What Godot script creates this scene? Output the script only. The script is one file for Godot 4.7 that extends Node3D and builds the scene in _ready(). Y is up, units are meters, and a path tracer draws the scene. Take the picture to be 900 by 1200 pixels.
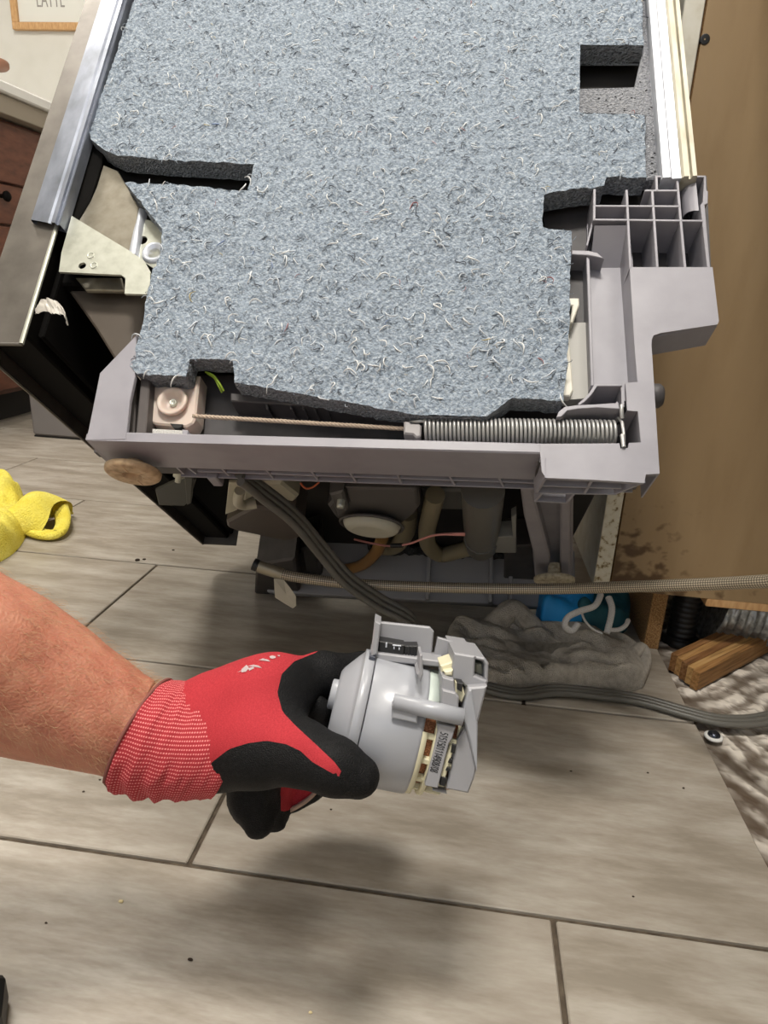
extends Node3D
# A tipped dishwasher being repaired on a kitchen floor. Units are metres, y is up, the floor tiles are laid along x and z.

const FOCAL := 796.5            # focal length in pixels of a 900 x 1200 picture
const EYE := Vector3(0, 0.482, 0)
var cam_right: Vector3
var cam_up: Vector3
var cam_fwd: Vector3
var names := {}
var rng := RandomNumberGenerator.new()
var M := {}
var dw: Node3D                  # the dishwasher
var DW: Transform3D             # its frame: x front to rear, y its own up, z out of the felt side
var PF: Transform3D             # the pump's frame
var fuzz := FastNoiseLite.new()

# ---------------------------------------------------------------- mesh builder
class Mb:
	var st := SurfaceTool.new()
	var n := 0
	func _init(smooth := false):
		st.begin(Mesh.PRIMITIVE_TRIANGLES)
		st.set_smooth_group(0 if smooth else -1)
	func smooth(on: bool):
		st.set_smooth_group(0 if on else -1)
	func tri(a: Vector3, b: Vector3, c: Vector3):
		st.add_vertex(a); st.add_vertex(c); st.add_vertex(b); n += 1
	func quad(a, b, c, d):
		tri(a, b, c); tri(a, c, d)
	func tri_uv(a, b, c, ua, ub, uc):
		st.set_uv(ua); st.add_vertex(a); st.set_uv(uc); st.add_vertex(c); st.set_uv(ub); st.add_vertex(b); n += 1
	func tri_c(a, b, c, ca, cb, cc):
		st.set_color(ca); st.add_vertex(a); st.set_color(cc); st.add_vertex(c); st.set_color(cb); st.add_vertex(b); n += 1
	func inset(poly: PackedVector2Array, b: float) -> PackedVector2Array:
		var out := PackedVector2Array()
		var k := poly.size()
		for i in k:
			var p := poly[i]
			var d0 := (p - poly[(i + k - 1) % k]).normalized()
			var d1 := (poly[(i + 1) % k] - p).normalized()
			var n0 := Vector2(-d0.y, d0.x)
			var n1 := Vector2(-d1.y, d1.x)
			var m := n0 + n1
			var q := maxf(m.length_squared(), 0.4)
			out.append(p + m * (2.0 * b / q))
		return out
	# a polygon in the xy plane of xf, from z0 to z1 (z1 greater), edges bevelled at the z1 end
	func extrude(xf: Transform3D, poly_in: PackedVector2Array, z0: float, z1: float, bevel := 0.0, both := false):
		var poly := poly_in.duplicate()
		if Geometry2D.is_polygon_clockwise(poly):
			poly.reverse()
		# Godot calls a polygon clockwise in y-down terms; make it counter-clockwise in y-up terms
		var area := 0.0
		for i in poly.size():
			area += poly[i].cross(poly[(i + 1) % poly.size()])
		if area < 0.0:
			poly.reverse()
		var top := poly
		var rings := []
		if both and bevel > 0.0:
			rings.append([inset(poly, bevel), z0]); rings.append([poly, z0 + bevel])
		else:
			rings.append([poly, z0])
		if bevel > 0.0:
			rings.append([poly, z1 - bevel]); rings.append([inset(poly, bevel), z1])
		else:
			rings.append([poly, z1])
		var k := poly.size()
		for r in rings.size() - 1:
			var a: PackedVector2Array = rings[r][0]
			var b: PackedVector2Array = rings[r + 1][0]
			for i in k:
				var j := (i + 1) % k
				quad(xf * Vector3(a[i].x, a[i].y, rings[r][1]), xf * Vector3(a[j].x, a[j].y, rings[r][1]), xf * Vector3(b[j].x, b[j].y, rings[r + 1][1]), xf * Vector3(b[i].x, b[i].y, rings[r + 1][1]))
		for e in [0, 1]:
			var ring = rings[0] if e == 0 else rings[-1]
			top = ring[0]
			var t := Geometry2D.triangulate_polygon(top)
			if t.is_empty():
				top = poly
				t = Geometry2D.triangulate_polygon(poly)
			if t.is_empty():
				print("triangulation failed ", poly)
			for i in range(0, t.size(), 3):
				var p := top[t[i]]; var q := top[t[i + 1]]; var s := top[t[i + 2]]
				if ((q - p).cross(s - p) > 0.0) != (e == 1):
					var h := q; q = s; s = h
				tri(xf * Vector3(p.x, p.y, ring[1]), xf * Vector3(q.x, q.y, ring[1]), xf * Vector3(s.x, s.y, ring[1]))
	func box(xf: Transform3D, lo: Vector3, hi: Vector3, bevel := 0.0):
		var b := minf(bevel, 0.45 * minf(hi.x - lo.x, minf(hi.y - lo.y, hi.z - lo.z)))
		var p := PackedVector2Array([Vector2(lo.x, lo.y), Vector2(hi.x, lo.y), Vector2(hi.x, hi.y), Vector2(lo.x, hi.y)])
		if b > 0.0:
			p = PackedVector2Array([Vector2(lo.x + b, lo.y), Vector2(hi.x - b, lo.y), Vector2(hi.x, lo.y + b), Vector2(hi.x, hi.y - b), Vector2(hi.x - b, hi.y), Vector2(lo.x + b, hi.y), Vector2(lo.x, hi.y - b), Vector2(lo.x, lo.y + b)])
		extrude(xf, p, lo.z, hi.z, b * 0.9, b > 0.0)
	# rings of points joined to a skin
	func skin(rings: Array, closed := true, cap0 := true, cap1 := true, vs := 0.0, us := 1.0):
		var k: int = rings[0].size()
		var run := 0.0
		for r in rings.size() - 1:
			var a = rings[r]
			var b = rings[r + 1]
			var step: float = a[0].distance_to(b[0]) if vs > 0.0 else 0.0
			for i in (k if closed else k - 1):
				var j: int = (i + 1) % k
				if vs > 0.0:
					var u0 := us * i / k
					var u1 := us * (i + 1) / k
					var v0 := run * vs
					var v1 := (run + step) * vs
					tri_uv(a[i], a[j], b[j], Vector2(u0, v0), Vector2(u1, v0), Vector2(u1, v1))
					tri_uv(a[i], b[j], b[i], Vector2(u0, v0), Vector2(u1, v1), Vector2(u0, v1))
				else:
					quad(a[i], a[j], b[j], b[i])
			run += step
		st.set_smooth_group(-1)
		if closed:
			for e in [0, 1]:
				if (e == 0 and cap0) or (e == 1 and cap1):
					var ring = rings[0] if e == 0 else rings[-1]
					var c := Vector3.ZERO
					for p in ring:
						c += p
					c /= ring.size()
					for i in k:
						if e == 0: tri(c, ring[(i + 1) % k], ring[i])
						else: tri(c, ring[i], ring[(i + 1) % k])
		st.set_smooth_group(0)
	# a profile (x sideways, y up) carried along a path
	func sweep(path: Array, profile: Array, hint := Vector3.UP, closed := true, caps := true, vs := 0.0, us := 1.0, scales = null):
		var rings := []
		var side := Vector3.ZERO
		for i in path.size():
			var t: Vector3 = (path[mini(i + 1, path.size() - 1)] - path[maxi(i - 1, 0)]).normalized()
			if i == 0:
				side = hint.cross(t)
				if side.length() < 0.01:
					side = Vector3.RIGHT.cross(t)
			side = (side - t * side.dot(t)).normalized()
			var up := t.cross(side)
			var ring := []
			var s = 1.0 if scales == null else scales[i]
			for p in profile:
				ring.append(path[i] + (side * p.x + up * p.y) * s)
			rings.append(ring)
		skin(rings, closed, caps, caps, vs, us)
	func tube(path: Array, r: float, segs := 10, vs := 0.0, us := 1.0, scales = null):
		var prof := []
		for i in segs:
			prof.append(Vector2(cos(TAU * i / segs), sin(TAU * i / segs)) * r)
		sweep(path, prof, Vector3(0.13, 1, 0.07), true, true, vs, us, scales)
	# profile: (along x of xf, radius)
	func lathe(xf: Transform3D, profile: Array, segs := 24, from := 0.0, to := TAU):
		for q in profile.size() - 1:
			var a: Vector2 = profile[q]
			var b: Vector2 = profile[q + 1]
			for i in segs:
				var t0 := from + (to - from) * i / segs
				var t1 := from + (to - from) * (i + 1) / segs
				var pa := xf * Vector3(a.x, a.y * cos(t0), a.y * sin(t0))
				var pb := xf * Vector3(a.x, a.y * cos(t1), a.y * sin(t1))
				var pc := xf * Vector3(b.x, b.y * cos(t1), b.y * sin(t1))
				var pd := xf * Vector3(b.x, b.y * cos(t0), b.y * sin(t0))
				if a.y > 0.00001: tri(pa, pb, pc)
				if b.y > 0.00001: tri(pa, pc, pd)

# ---------------------------------------------------------------- naming and placing
func numbered(called: String, parent: Node) -> String:
	var key := str(parent.get_instance_id()) + called
	var k: int = names.get(key, 0)
	names[key] = k + 1
	return called if k == 0 else "%s_%03d" % [called, k]

func obj(called: String, mb, material: Material, parent: Node = null, label := "") -> MeshInstance3D:
	var o := MeshInstance3D.new()
	var host: Node = parent if parent else self
	o.name = numbered(called, host)
	if mb is Mb:
		mb.st.generate_normals()
		o.mesh = mb.st.commit()
	else:
		o.mesh = mb
	o.material_override = material
	host.add_child(o, true)
	if label: o.set_meta("label", label)
	return o

func tag(o: Node, label: String, category: String, group := "", kind := "") -> Node:
	if label: o.set_meta("label", label)
	if category: o.set_meta("category", category)
	if group: o.set_meta("group", group)
	if kind: o.set_meta("kind", kind)
	return o

func thing(called: String, label: String, category: String, xf := Transform3D(), group := "") -> Node3D:
	var o := Node3D.new()
	o.name = numbered(called, self)
	add_child(o, true)
	o.transform = xf
	tag(o, label, category, group)
	return o

func structure(called: String) -> Node3D:
	var o := Node3D.new()
	o.name = called
	add_child(o, true)
	o.set_meta("kind", "structure")
	return o

func ray(px: float, py: float) -> Vector3:
	return (px - 450.0) / FOCAL * cam_right - (py - 600.0) / FOCAL * cam_up + cam_fwd
func spot(px: float, py: float, depth: float) -> Vector3:         # a point of the room by its sight line and distance
	return EYE + ray(px, py) * depth
func on_floor(px: float, py: float, y := 0.0) -> Vector3:
	var d := ray(px, py)
	return EYE + d * ((y - EYE.y) / d.y)
func on_x(px: float, py: float, x: float) -> Vector3:
	var d := ray(px, py)
	return EYE + d * (x / d.x)
func on_z(px: float, py: float, z: float) -> Vector3:
	var d := ray(px, py)
	return EYE + d * (z / d.z)
func on_frame(T: Transform3D, px: float, py: float, z := 0.0) -> Vector2:    # on the plane z of a frame, in its own axes
	var d := ray(px, py)
	var n := T.basis.z
	var t := ((T.origin - EYE).dot(n) + z) / d.dot(n)
	var p := T.affine_inverse() * (EYE + d * t)
	return Vector2(p.x, p.y)
func P(a: Array, z := 0.0, T = null) -> PackedVector2Array:
	var out := PackedVector2Array()
	var F: Transform3D = DW if T == null else T
	for i in range(0, a.size(), 2):
		out.append(on_frame(F, a[i], a[i + 1], z))
	return out
func bottom(px: float, py: float, u := 0.0) -> Vector3:           # on the dishwasher's plane y = u, in its own axes
	var d := ray(px, py)
	var n := DW.basis.y
	var t := ((DW.origin - EYE).dot(n) + u) / d.dot(n)
	return DW.affine_inverse() * (EYE + d * t)
func dws(px: float, py: float, z := 0.0) -> Vector3:
	var p := on_frame(DW, px, py, z)
	return Vector3(p.x, p.y, z)
func dwp(px, py, depth) -> Vector3:
	return DW.affine_inverse() * spot(px, py, depth)
func smooth_path(pts: Array, per := 8) -> Array:
	var out := []
	var k := pts.size()
	for i in k - 1:
		var a: Vector3 = pts[maxi(i - 1, 0)]
		var b: Vector3 = pts[i]
		var c: Vector3 = pts[i + 1]
		var d: Vector3 = pts[mini(i + 2, k - 1)]
		for s in per:
			out.append(b.cubic_interpolate(c, a, d, float(s) / per))
	out.append(pts[-1])
	return out

# ---------------------------------------------------------------- materials
func c8(r: int, g: int, b: int) -> Color:
	return Color(r / 255.0, g / 255.0, b / 255.0)
func noise_tex(colors: Array, freq: float, octaves := 4, seed_ := 1, size := 512, kind := FastNoiseLite.TYPE_SIMPLEX_SMOOTH, offs = null, gain := 0.55) -> NoiseTexture2D:
	var t := NoiseTexture2D.new()
	var n := FastNoiseLite.new()
	n.noise_type = kind
	n.frequency = freq
	n.fractal_octaves = octaves
	n.fractal_gain = gain
	n.seed = seed_
	t.noise = n
	t.width = size; t.height = size
	t.seamless = true
	var g := Gradient.new()
	var o := PackedFloat32Array()
	var cs := PackedColorArray()
	for i in colors.size():
		o.append(float(i) / (colors.size() - 1) if offs == null else offs[i])
		cs.append(colors[i])
	g.offsets = o; g.colors = cs
	t.color_ramp = g
	return t
func bump_tex(freq: float, strength: float, octaves := 4, seed_ := 2, kind := FastNoiseLite.TYPE_SIMPLEX_SMOOTH, size := 512) -> NoiseTexture2D:
	var t := NoiseTexture2D.new()
	var n := FastNoiseLite.new()
	n.noise_type = kind
	n.frequency = freq
	n.fractal_octaves = octaves
	n.seed = seed_
	t.noise = n
	t.width = size; t.height = size
	t.seamless = true
	t.as_normal_map = true
	t.bump_strength = strength
	return t
func plain(c: Color, rough := 0.6, metal := 0.0) -> StandardMaterial3D:
	var m := StandardMaterial3D.new()
	m.albedo_color = c
	m.roughness = rough
	m.metallic = metal
	return m
func mottled(tex: Texture2D, scale: Vector3, rough := 0.6, metal := 0.0, bump: Texture2D = null, bump_scale := 1.0, world := false) -> StandardMaterial3D:
	var m := plain(Color.WHITE, rough, metal)
	m.albedo_texture = tex
	m.uv1_triplanar = true
	m.uv1_world_triplanar = world
	m.uv1_scale = scale
	m.uv1_triplanar_sharpness = 4.0
	if bump:
		m.normal_enabled = true
		m.normal_texture = bump
		m.normal_scale = bump_scale
	return m
func vert_mat(rough := 0.8, metal := 0.0, bump: Texture2D = null, scale := 10.0, bump_scale := 1.0) -> StandardMaterial3D:
	var m := plain(Color.WHITE, rough, metal)
	m.vertex_color_use_as_albedo = true
	if bump:
		m.uv1_triplanar = true
		m.uv1_scale = Vector3.ONE * scale
		m.normal_enabled = true
		m.normal_texture = bump
		m.normal_scale = bump_scale
	return m
func lin(r: int, g: int, b: int) -> Color:
	return c8(r, g, b).srgb_to_linear()

func make_materials():
	M.felt = mottled(noise_tex([c8(104, 115, 127), c8(128, 139, 151), c8(137, 148, 160), c8(146, 156, 167), c8(170, 178, 186)], 0.042, 5, 3, 1024, FastNoiseLite.TYPE_SIMPLEX_SMOOTH, [0.15, 0.38, 0.5, 0.62, 0.85]), Vector3.ONE * 5.0, 0.95, 0.0, bump_tex(0.07, 9.0, 4, 5, FastNoiseLite.TYPE_SIMPLEX_SMOOTH, 1024), 0.8)
	M.felt_edge = mottled(noise_tex([c8(96, 101, 108), c8(128, 134, 141), c8(158, 164, 171)], 0.05, 4, 8), Vector3.ONE * 8.0, 0.95, 0.0, bump_tex(0.08, 14.0, 4, 5), 1.0)
	M.fibre = vert_mat(0.8)
	M.fibre.rim_enabled = true
	M.fibre.rim = 0.3
	M.foam = mottled(noise_tex([c8(95, 98, 104), c8(135, 137, 142), c8(165, 166, 170)], 0.06, 4, 4), Vector3.ONE * 8.0, 0.9, 0.0, bump_tex(0.09, 12.0, 3, 9), 0.8)
	M.pit = plain(c8(30, 31, 34), 0.9)
	M.plastic = mottled(noise_tex([c8(136, 134, 141), c8(145, 143, 150), c8(151, 149, 156)], 0.01, 4, 12), Vector3.ONE * 3.0, 0.42)
	M.plastic_low = mottled(noise_tex([c8(130, 127, 132), c8(138, 135, 140), c8(144, 141, 146)], 0.01, 4, 13), Vector3.ONE * 3.0, 0.5)
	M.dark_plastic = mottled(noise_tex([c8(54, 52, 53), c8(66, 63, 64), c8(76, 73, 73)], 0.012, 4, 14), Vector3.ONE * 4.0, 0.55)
	M.black_plastic = plain(c8(26, 26, 27), 0.45)
	M.void_dark = plain(c8(38, 36, 35), 0.8)
	M.bitumen = mottled(noise_tex([c8(28, 30, 32), c8(46, 49, 52), c8(84, 88, 92)], 0.04, 5, 15), Vector3.ONE * 7.0, 0.85, 0.0, bump_tex(0.04, 12.0, 4, 16), 1.0)
	M.steel = mottled(noise_tex([c8(96, 91, 85), c8(110, 105, 99), c8(122, 117, 110)], 0.012, 5, 17), Vector3(3, 3, 3), 0.48, 0.7)
	M.rail = mottled(noise_tex([c8(98, 103, 112), c8(122, 127, 138), c8(142, 148, 160)], 0.014, 5, 18), Vector3(4, 2, 4), 0.42, 0.65)
	M.zinc = mottled(noise_tex([c8(180, 182, 170), c8(194, 196, 184), c8(204, 206, 195)], 0.02, 4, 19), Vector3.ONE * 6.0, 0.4, 0.65)
	M.zinc_warm = mottled(noise_tex([c8(142, 135, 121), c8(154, 148, 134), c8(163, 157, 144)], 0.02, 4, 20), Vector3.ONE * 6.0, 0.35, 0.75)
	M.aluminium = mottled(noise_tex([c8(176, 180, 188), c8(194, 198, 206), c8(208, 211, 218)], 0.015, 4, 21), Vector3(8, 2, 8), 0.33, 0.35)
	M.cream_metal = mottled(noise_tex([c8(158, 150, 130), c8(182, 176, 158), c8(196, 192, 178)], 0.015, 4, 22), Vector3(8, 2, 8), 0.5, 0.2)
	M.spring = plain(c8(176, 176, 174), 0.38, 0.45)
	M.cable = plain(c8(176, 158, 140), 0.7)
	M.pulley = plain(c8(206, 188, 176), 0.45)
	M.pulley.subsurf_scatter_enabled = true
	M.pulley.subsurf_scatter_strength = 0.15
	M.speckle = mottled(noise_tex([c8(120, 118, 112), c8(196, 194, 190), c8(232, 231, 228)], 0.12, 2, 23, 256), Vector3.ONE * 30.0, 0.8, 0.0, bump_tex(0.1, 8.0, 2, 24), 0.8)
	M.foot = mottled(noise_tex([c8(150, 126, 96), c8(188, 162, 128), c8(206, 182, 150)], 0.02, 4, 25), Vector3.ONE * 9.0, 0.6)
	M.foot_pale = mottled(noise_tex([c8(120, 112, 92), c8(176, 166, 142), c8(196, 188, 166)], 0.03, 4, 26), Vector3.ONE * 9.0, 0.7)
	M.black_metal = plain(c8(15, 14, 13), 0.7)
	M.black_metal.metallic_specular = 0.2
	M.translucent = plain(c8(172, 168, 150), 0.4)
	M.grey_pipe = plain(c8(98, 96, 91), 0.35)
	M.beige_hose = plain(c8(128, 120, 98), 0.5)
	M.orange_hose = plain(c8(160, 120, 72), 0.5)
	M.pink_wire = plain(c8(206, 140, 132), 0.5)
	M.white = plain(c8(220, 220, 216), 0.5)
	M.grout = mottled(noise_tex([c8(62, 53, 42), c8(84, 73, 60), c8(104, 93, 78)], 0.03, 4, 27), Vector3.ONE * 4.0, 0.9, 0.0, null, 1.0, true)
	M.pump = plain(c8(158, 160, 166), 0.3)
	M.pump_bracket = plain(c8(150, 150, 154), 0.42)
	M.cream = plain(c8(214, 208, 178), 0.5)
	M.mint = plain(c8(196, 206, 198), 0.45)
	M.copper = mottled(noise_tex([c8(60, 34, 22), c8(150, 96, 66), c8(196, 150, 116)], 0.08, 3, 29, 256), Vector3(30, 80, 30), 0.4, 0.5)
	M.ink = plain(c8(34, 32, 32), 0.7)
	M.skin = mottled(noise_tex([c8(164, 100, 80), c8(186, 124, 100), c8(200, 144, 118)], 0.012, 5, 30), Vector3.ONE * 7.0, 0.55, 0.0, bump_tex(0.12, 3.0, 3, 31), 0.5)
	M.skin.subsurf_scatter_enabled = true
	M.skin.subsurf_scatter_strength = 0.2
	M.hair = plain(c8(190, 156, 118), 0.5)
	M.rubber = mottled(noise_tex([c8(15, 15, 16), c8(22, 22, 23), c8(31, 31, 32)], 0.05, 3, 32), Vector3.ONE * 14.0, 0.5, 0.0, bump_tex(0.14, 5.0, 2, 33), 0.7)
	M.rubber.roughness = 0.62
	M.rubber.metallic_specular = 0.28
	M.knit_back = mottled(noise_tex([c8(150, 26, 36), c8(170, 36, 46), c8(186, 54, 62)], 0.1, 2, 34, 256), Vector3(26, 80, 26), 0.85, 0.0, bump_tex(0.1, 6.0, 2, 35), 0.7)
	M.towel = mottled(noise_tex([c8(172, 165, 153), c8(196, 189, 178), c8(212, 205, 195)], 0.02, 5, 36), Vector3.ONE * 9.0, 0.95, 0.0, bump_tex(0.13, 14.0, 2, 37), 0.9)
	M.yellow = mottled(noise_tex([c8(226, 206, 66), c8(238, 222, 92), c8(244, 232, 118)], 0.01, 4, 38), Vector3.ONE * 4.0, 0.9, 0.0, bump_tex(0.12, 6.0, 2, 39), 0.6)
	M.blue = plain(c8(36, 150, 226), 0.5)
	M.teal = plain(c8(40, 98, 112), 0.7)
	M.piping = mottled(noise_tex([c8(150, 148, 146), c8(206, 204, 202), c8(222, 220, 218)], 0.1, 2, 40, 256), Vector3.ONE * 30.0, 0.9)
	M.cord = plain(c8(98, 96, 90), 0.42)
	M.white_paint = mottled(noise_tex([c8(196, 190, 172), c8(214, 210, 196), c8(222, 219, 208)], 0.012, 5, 41), Vector3.ONE * 4.0, 0.5)
	M.edge_paint = mottled(noise_tex([c8(120, 98, 62), c8(204, 194, 166), c8(220, 213, 192), c8(226, 221, 204)], 0.02, 5, 42, 512, FastNoiseLite.TYPE_SIMPLEX_SMOOTH, [0.18, 0.34, 0.5, 1.0]), Vector3.ONE * 7.0, 0.5)
	M.particle = mottled(noise_tex([c8(92, 62, 34), c8(166, 126, 80), c8(196, 160, 112)], 0.07, 4, 43), Vector3.ONE * 9.0, 0.9, 0.0, bump_tex(0.1, 10.0, 3, 44), 0.8)
	M.foil = mottled(noise_tex([c8(110, 112, 112), c8(160, 162, 162), c8(200, 202, 202)], 0.02, 4, 45), Vector3.ONE * 8.0, 0.35, 0.7)
	M.brown_cabinet = mottled(noise_tex([c8(84, 46, 30), c8(104, 60, 42), c8(118, 72, 52)], 0.012, 4, 46), Vector3(2, 6, 2), 0.5)
	M.wall = mottled(noise_tex([c8(206, 204, 196), c8(212, 210, 203), c8(216, 214, 208)], 0.01, 3, 47), Vector3.ONE, 0.9)
	M.oak = mottled(noise_tex([c8(176, 132, 86), c8(198, 156, 108), c8(210, 172, 126)], 0.02, 4, 48), Vector3(10, 3, 10), 0.6)
	M.grey_box = plain(c8(122, 118, 116), 0.5)
	M.braid = plain(Color.WHITE, 0.45, 0.35)
	M.braid.albedo_texture = braid_image()
	M.knit = plain(Color.WHITE, 0.9)
	M.knit.albedo_texture = knit_image()

func braid_image() -> ImageTexture:
	var im := Image.create(64, 64, false, Image.FORMAT_RGB8)
	for y in 64:
		for x in 64:
			var a := sin((x + y) * TAU / 16.0)
			var b := sin((x - y) * TAU / 16.0)
			var v := 0.5 + 0.28 * a * (1.0 if b > 0.0 else -1.0)
			if absf(b) < 0.25: v *= 0.55
			im.set_pixel(x, y, Color(0.84 * v + 0.2, 0.80 * v + 0.18, 0.72 * v + 0.15))
	return ImageTexture.create_from_image(im)

func knit_image() -> ImageTexture:
	var im := Image.create(64, 64, false, Image.FORMAT_RGB8)
	for y in 64:
		for x in 64:
			var fx := fposmod(x, 16.0) / 16.0
			var fy := fposmod(y, 16.0) / 16.0
			var c := c8(178, 50, 58)
			var rib := 0.5 + 0.5 * cos(fx * TAU)
			c = c.lerp(c8(126, 24, 32), 0.55 * rib)
			var d := Vector2((fx - 0.5) * 1.3, fy - 0.5).length()
			if d < 0.27: c = c.lerp(c8(228, 166, 160), 0.75)
			im.set_pixel(x, y, c)
	return ImageTexture.create_from_image(im)

# ---------------------------------------------------------------- scene
func _ready():
	# camera
	var pitch := 0.3191
	var roll := 0.0497
	var yaw := 0.1126
	var f0 := Vector3(0, -sin(pitch), -cos(pitch))
	var u0 := Vector3(0, cos(pitch), -sin(pitch))
	var r1 := cos(roll) * Vector3.RIGHT + sin(roll) * u0
	var u1 := -sin(roll) * Vector3.RIGHT + cos(roll) * u0
	var turn := Basis(Vector3.UP, yaw)
	cam_right = turn * r1; cam_up = turn * u1; cam_fwd = turn * f0
	var cam := Camera3D.new()
	cam.name = "camera"
	add_child(cam)
	cam.transform = Transform3D(Basis(cam_right, cam_up, -cam_fwd), EYE)
	cam.fov = rad_to_deg(2.0 * atan(600.0 / FOCAL))
	cam.near = 0.02
	cam.far = 50.0
	cam.current = true
	# sky and exposure
	var we := WorldEnvironment.new()
	we.name = "world_environment"
	var env := Environment.new()
	var sky := Sky.new()
	var sm := ProceduralSkyMaterial.new()
	sm.sky_top_color = c8(165, 188, 220)
	sm.sky_horizon_color = c8(222, 226, 232)
	sm.ground_bottom_color = c8(120, 118, 110)
	sm.ground_horizon_color = c8(190, 190, 186)
	sm.sky_energy_multiplier = 1.3
	sm.ground_energy_multiplier = 0.7
	sky.sky_material = sm
	env.background_mode = Environment.BG_SKY
	env.sky = sky
	env.tonemap_mode = Environment.TONE_MAPPER_LINEAR
	env.tonemap_exposure = 1.0
	env.sdfgi_enabled = true
	env.ssao_enabled = true
	env.ssil_enabled = true
	we.environment = env
	add_child(we)
	# ceiling lamps
	ceiling_lamp(Vector3(-0.14, 2.47, 0.12), Vector2(0.42, 0.3), 4.7, "oblong flush ceiling lamp above the reaching arm")
	ceiling_lamp(Vector3(-1.4, 2.47, -1.35), Vector2(0.5, 0.5), 3.0, "square flush ceiling lamp above the far brown cabinets")
	ceiling_lamp(Vector3(0.5, 2.47, -0.75), Vector2(0.4, 0.4), 1.3, "small square ceiling lamp above the stained base cabinet")
	ceiling_lamp(Vector3(-0.7, 2.47, 0.95), Vector2(0.5, 0.5), 0.8, "square flush ceiling lamp nearest the window wall")

	rng.seed = 11
	fuzz.seed = 5
	fuzz.frequency = 1.0
	make_materials()
	var o := spot(104, 516, 0.55)
	var ux: Vector3 = cam_right * 0.2286 + cam_up * 2.769 + cam_fwd
	ux = ux.normalized()
	var ax: Vector3 = cam_right - cam_up * 0.04 - cam_fwd * 0.118
	ax = (ax - ux * ax.dot(ux)).normalized()
	DW = Transform3D(Basis(ax, ux, ax.cross(ux)), o)
	var ct := cos(deg_to_rad(13.0))
	var sn := sin(deg_to_rad(13.0))
	PF = Transform3D(Basis(cam_right * ct - cam_up * sn, cam_right * sn + cam_up * ct, -cam_fwd), spot(420, 838, 0.42))

	build_room()
	build_floor()
	build_base_cabinet()
	build_far_kitchen()
	build_dishwasher()
	build_underside()
	build_pump()
	build_person()
	build_spare_glove()
	build_cloths()
	build_hoses()
	build_small_things()

func ceiling_lamp(at: Vector3, size: Vector2, energy: float, label: String):
	var t := thing("ceiling_lamp", label, "lamp", Transform3D(Basis(), at))
	var b := Mb.new()
	b.box(Transform3D(), Vector3(-size.x / 2 - 0.02, -0.005, -size.y / 2 - 0.02), Vector3(size.x / 2 + 0.02, 0.03, size.y / 2 + 0.02), 0.004)
	obj("housing", b, plain(c8(225, 225, 222), 0.5), t)
	var d := Mb.new()
	d.box(Transform3D(), Vector3(-size.x / 2, -0.02, -size.y / 2), Vector3(size.x / 2, -0.0055, size.y / 2), 0.003)
	var m := plain(c8(250, 248, 240), 0.6)
	m.emission_enabled = true
	m.emission = c8(255, 248, 238)
	m.emission_energy_multiplier = 2.0
	obj("diffuser", d, m, t)
	var l := AreaLight3D.new()
	l.name = "lamp_light"
	l.area_size = size
	l.light_color = c8(255, 249, 240)
	l.light_energy = energy
	l.shadow_enabled = true
	l.area_range = 8.0
	l.position = Vector3(0, -0.024, 0)
	l.rotation.x = -PI / 2
	t.add_child(l)

func slab(called: String, lo: Vector3, hi: Vector3, m: Material):
	var b := Mb.new()
	b.box(Transform3D(), lo, hi, 0.0)
	var o := obj(called, b, m)
	o.set_meta("kind", "structure")
	return o

func build_room():
	slab("ceiling", Vector3(-2.6, 2.5, -3.1), Vector3(0.96, 2.6, 1.9), M.wall)
	slab("wall_back", Vector3(-2.6, -0.1, -3.1), Vector3(0.96, 2.5, -3.0), M.wall)
	slab("wall_left", Vector3(-2.6, -0.1, -3.0), Vector3(-2.5, 2.5, 1.8), M.wall)
	slab("wall_right", Vector3(0.86, -0.1, -3.0), Vector3(0.96, 2.5, 1.8), M.wall)
	var w := structure("wall_front")
	var b := Mb.new()
	b.box(Transform3D(), Vector3(-2.5, -0.1, 1.8), Vector3(0.96, 0.95, 1.9))
	b.box(Transform3D(), Vector3(-2.5, 2.2, 1.8), Vector3(0.96, 2.5, 1.9))
	b.box(Transform3D(), Vector3(-2.5, 0.95, 1.8), Vector3(-1.5, 2.2, 1.9))
	b.box(Transform3D(), Vector3(0.5, 0.95, 1.8), Vector3(0.96, 2.2, 1.9))
	obj("wall_panel", b, M.wall, w)
	var win := structure("window_1")
	var f := Mb.new()
	for x in [-1.5, -0.52, 0.46]:
		f.box(Transform3D(), Vector3(x, 0.95, 1.82), Vector3(x + 0.04, 2.2, 1.88), 0.004)
	for y in [0.95, 2.16]:
		f.box(Transform3D(), Vector3(-1.5, y, 1.815), Vector3(0.5, y + 0.04, 1.885), 0.004)
	obj("window_frame", f, M.white, win)
	var g := Mb.new()
	g.box(Transform3D(), Vector3(-1.48, 0.97, 1.848), Vector3(0.48, 2.18, 1.852))
	var glass := plain(Color(1, 1, 1, 0.06), 0.05)
	glass.transparency = BaseMaterial3D.TRANSPARENCY_ALPHA
	obj("pane", g, glass, win)
	# counter top that bridges the dishwasher's empty bay
	slab("trim_1", Vector3(0.26, 0.885, -1.62), Vector3(0.86, 0.925, 0.9), plain(c8(196, 194, 188), 0.4))

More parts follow.
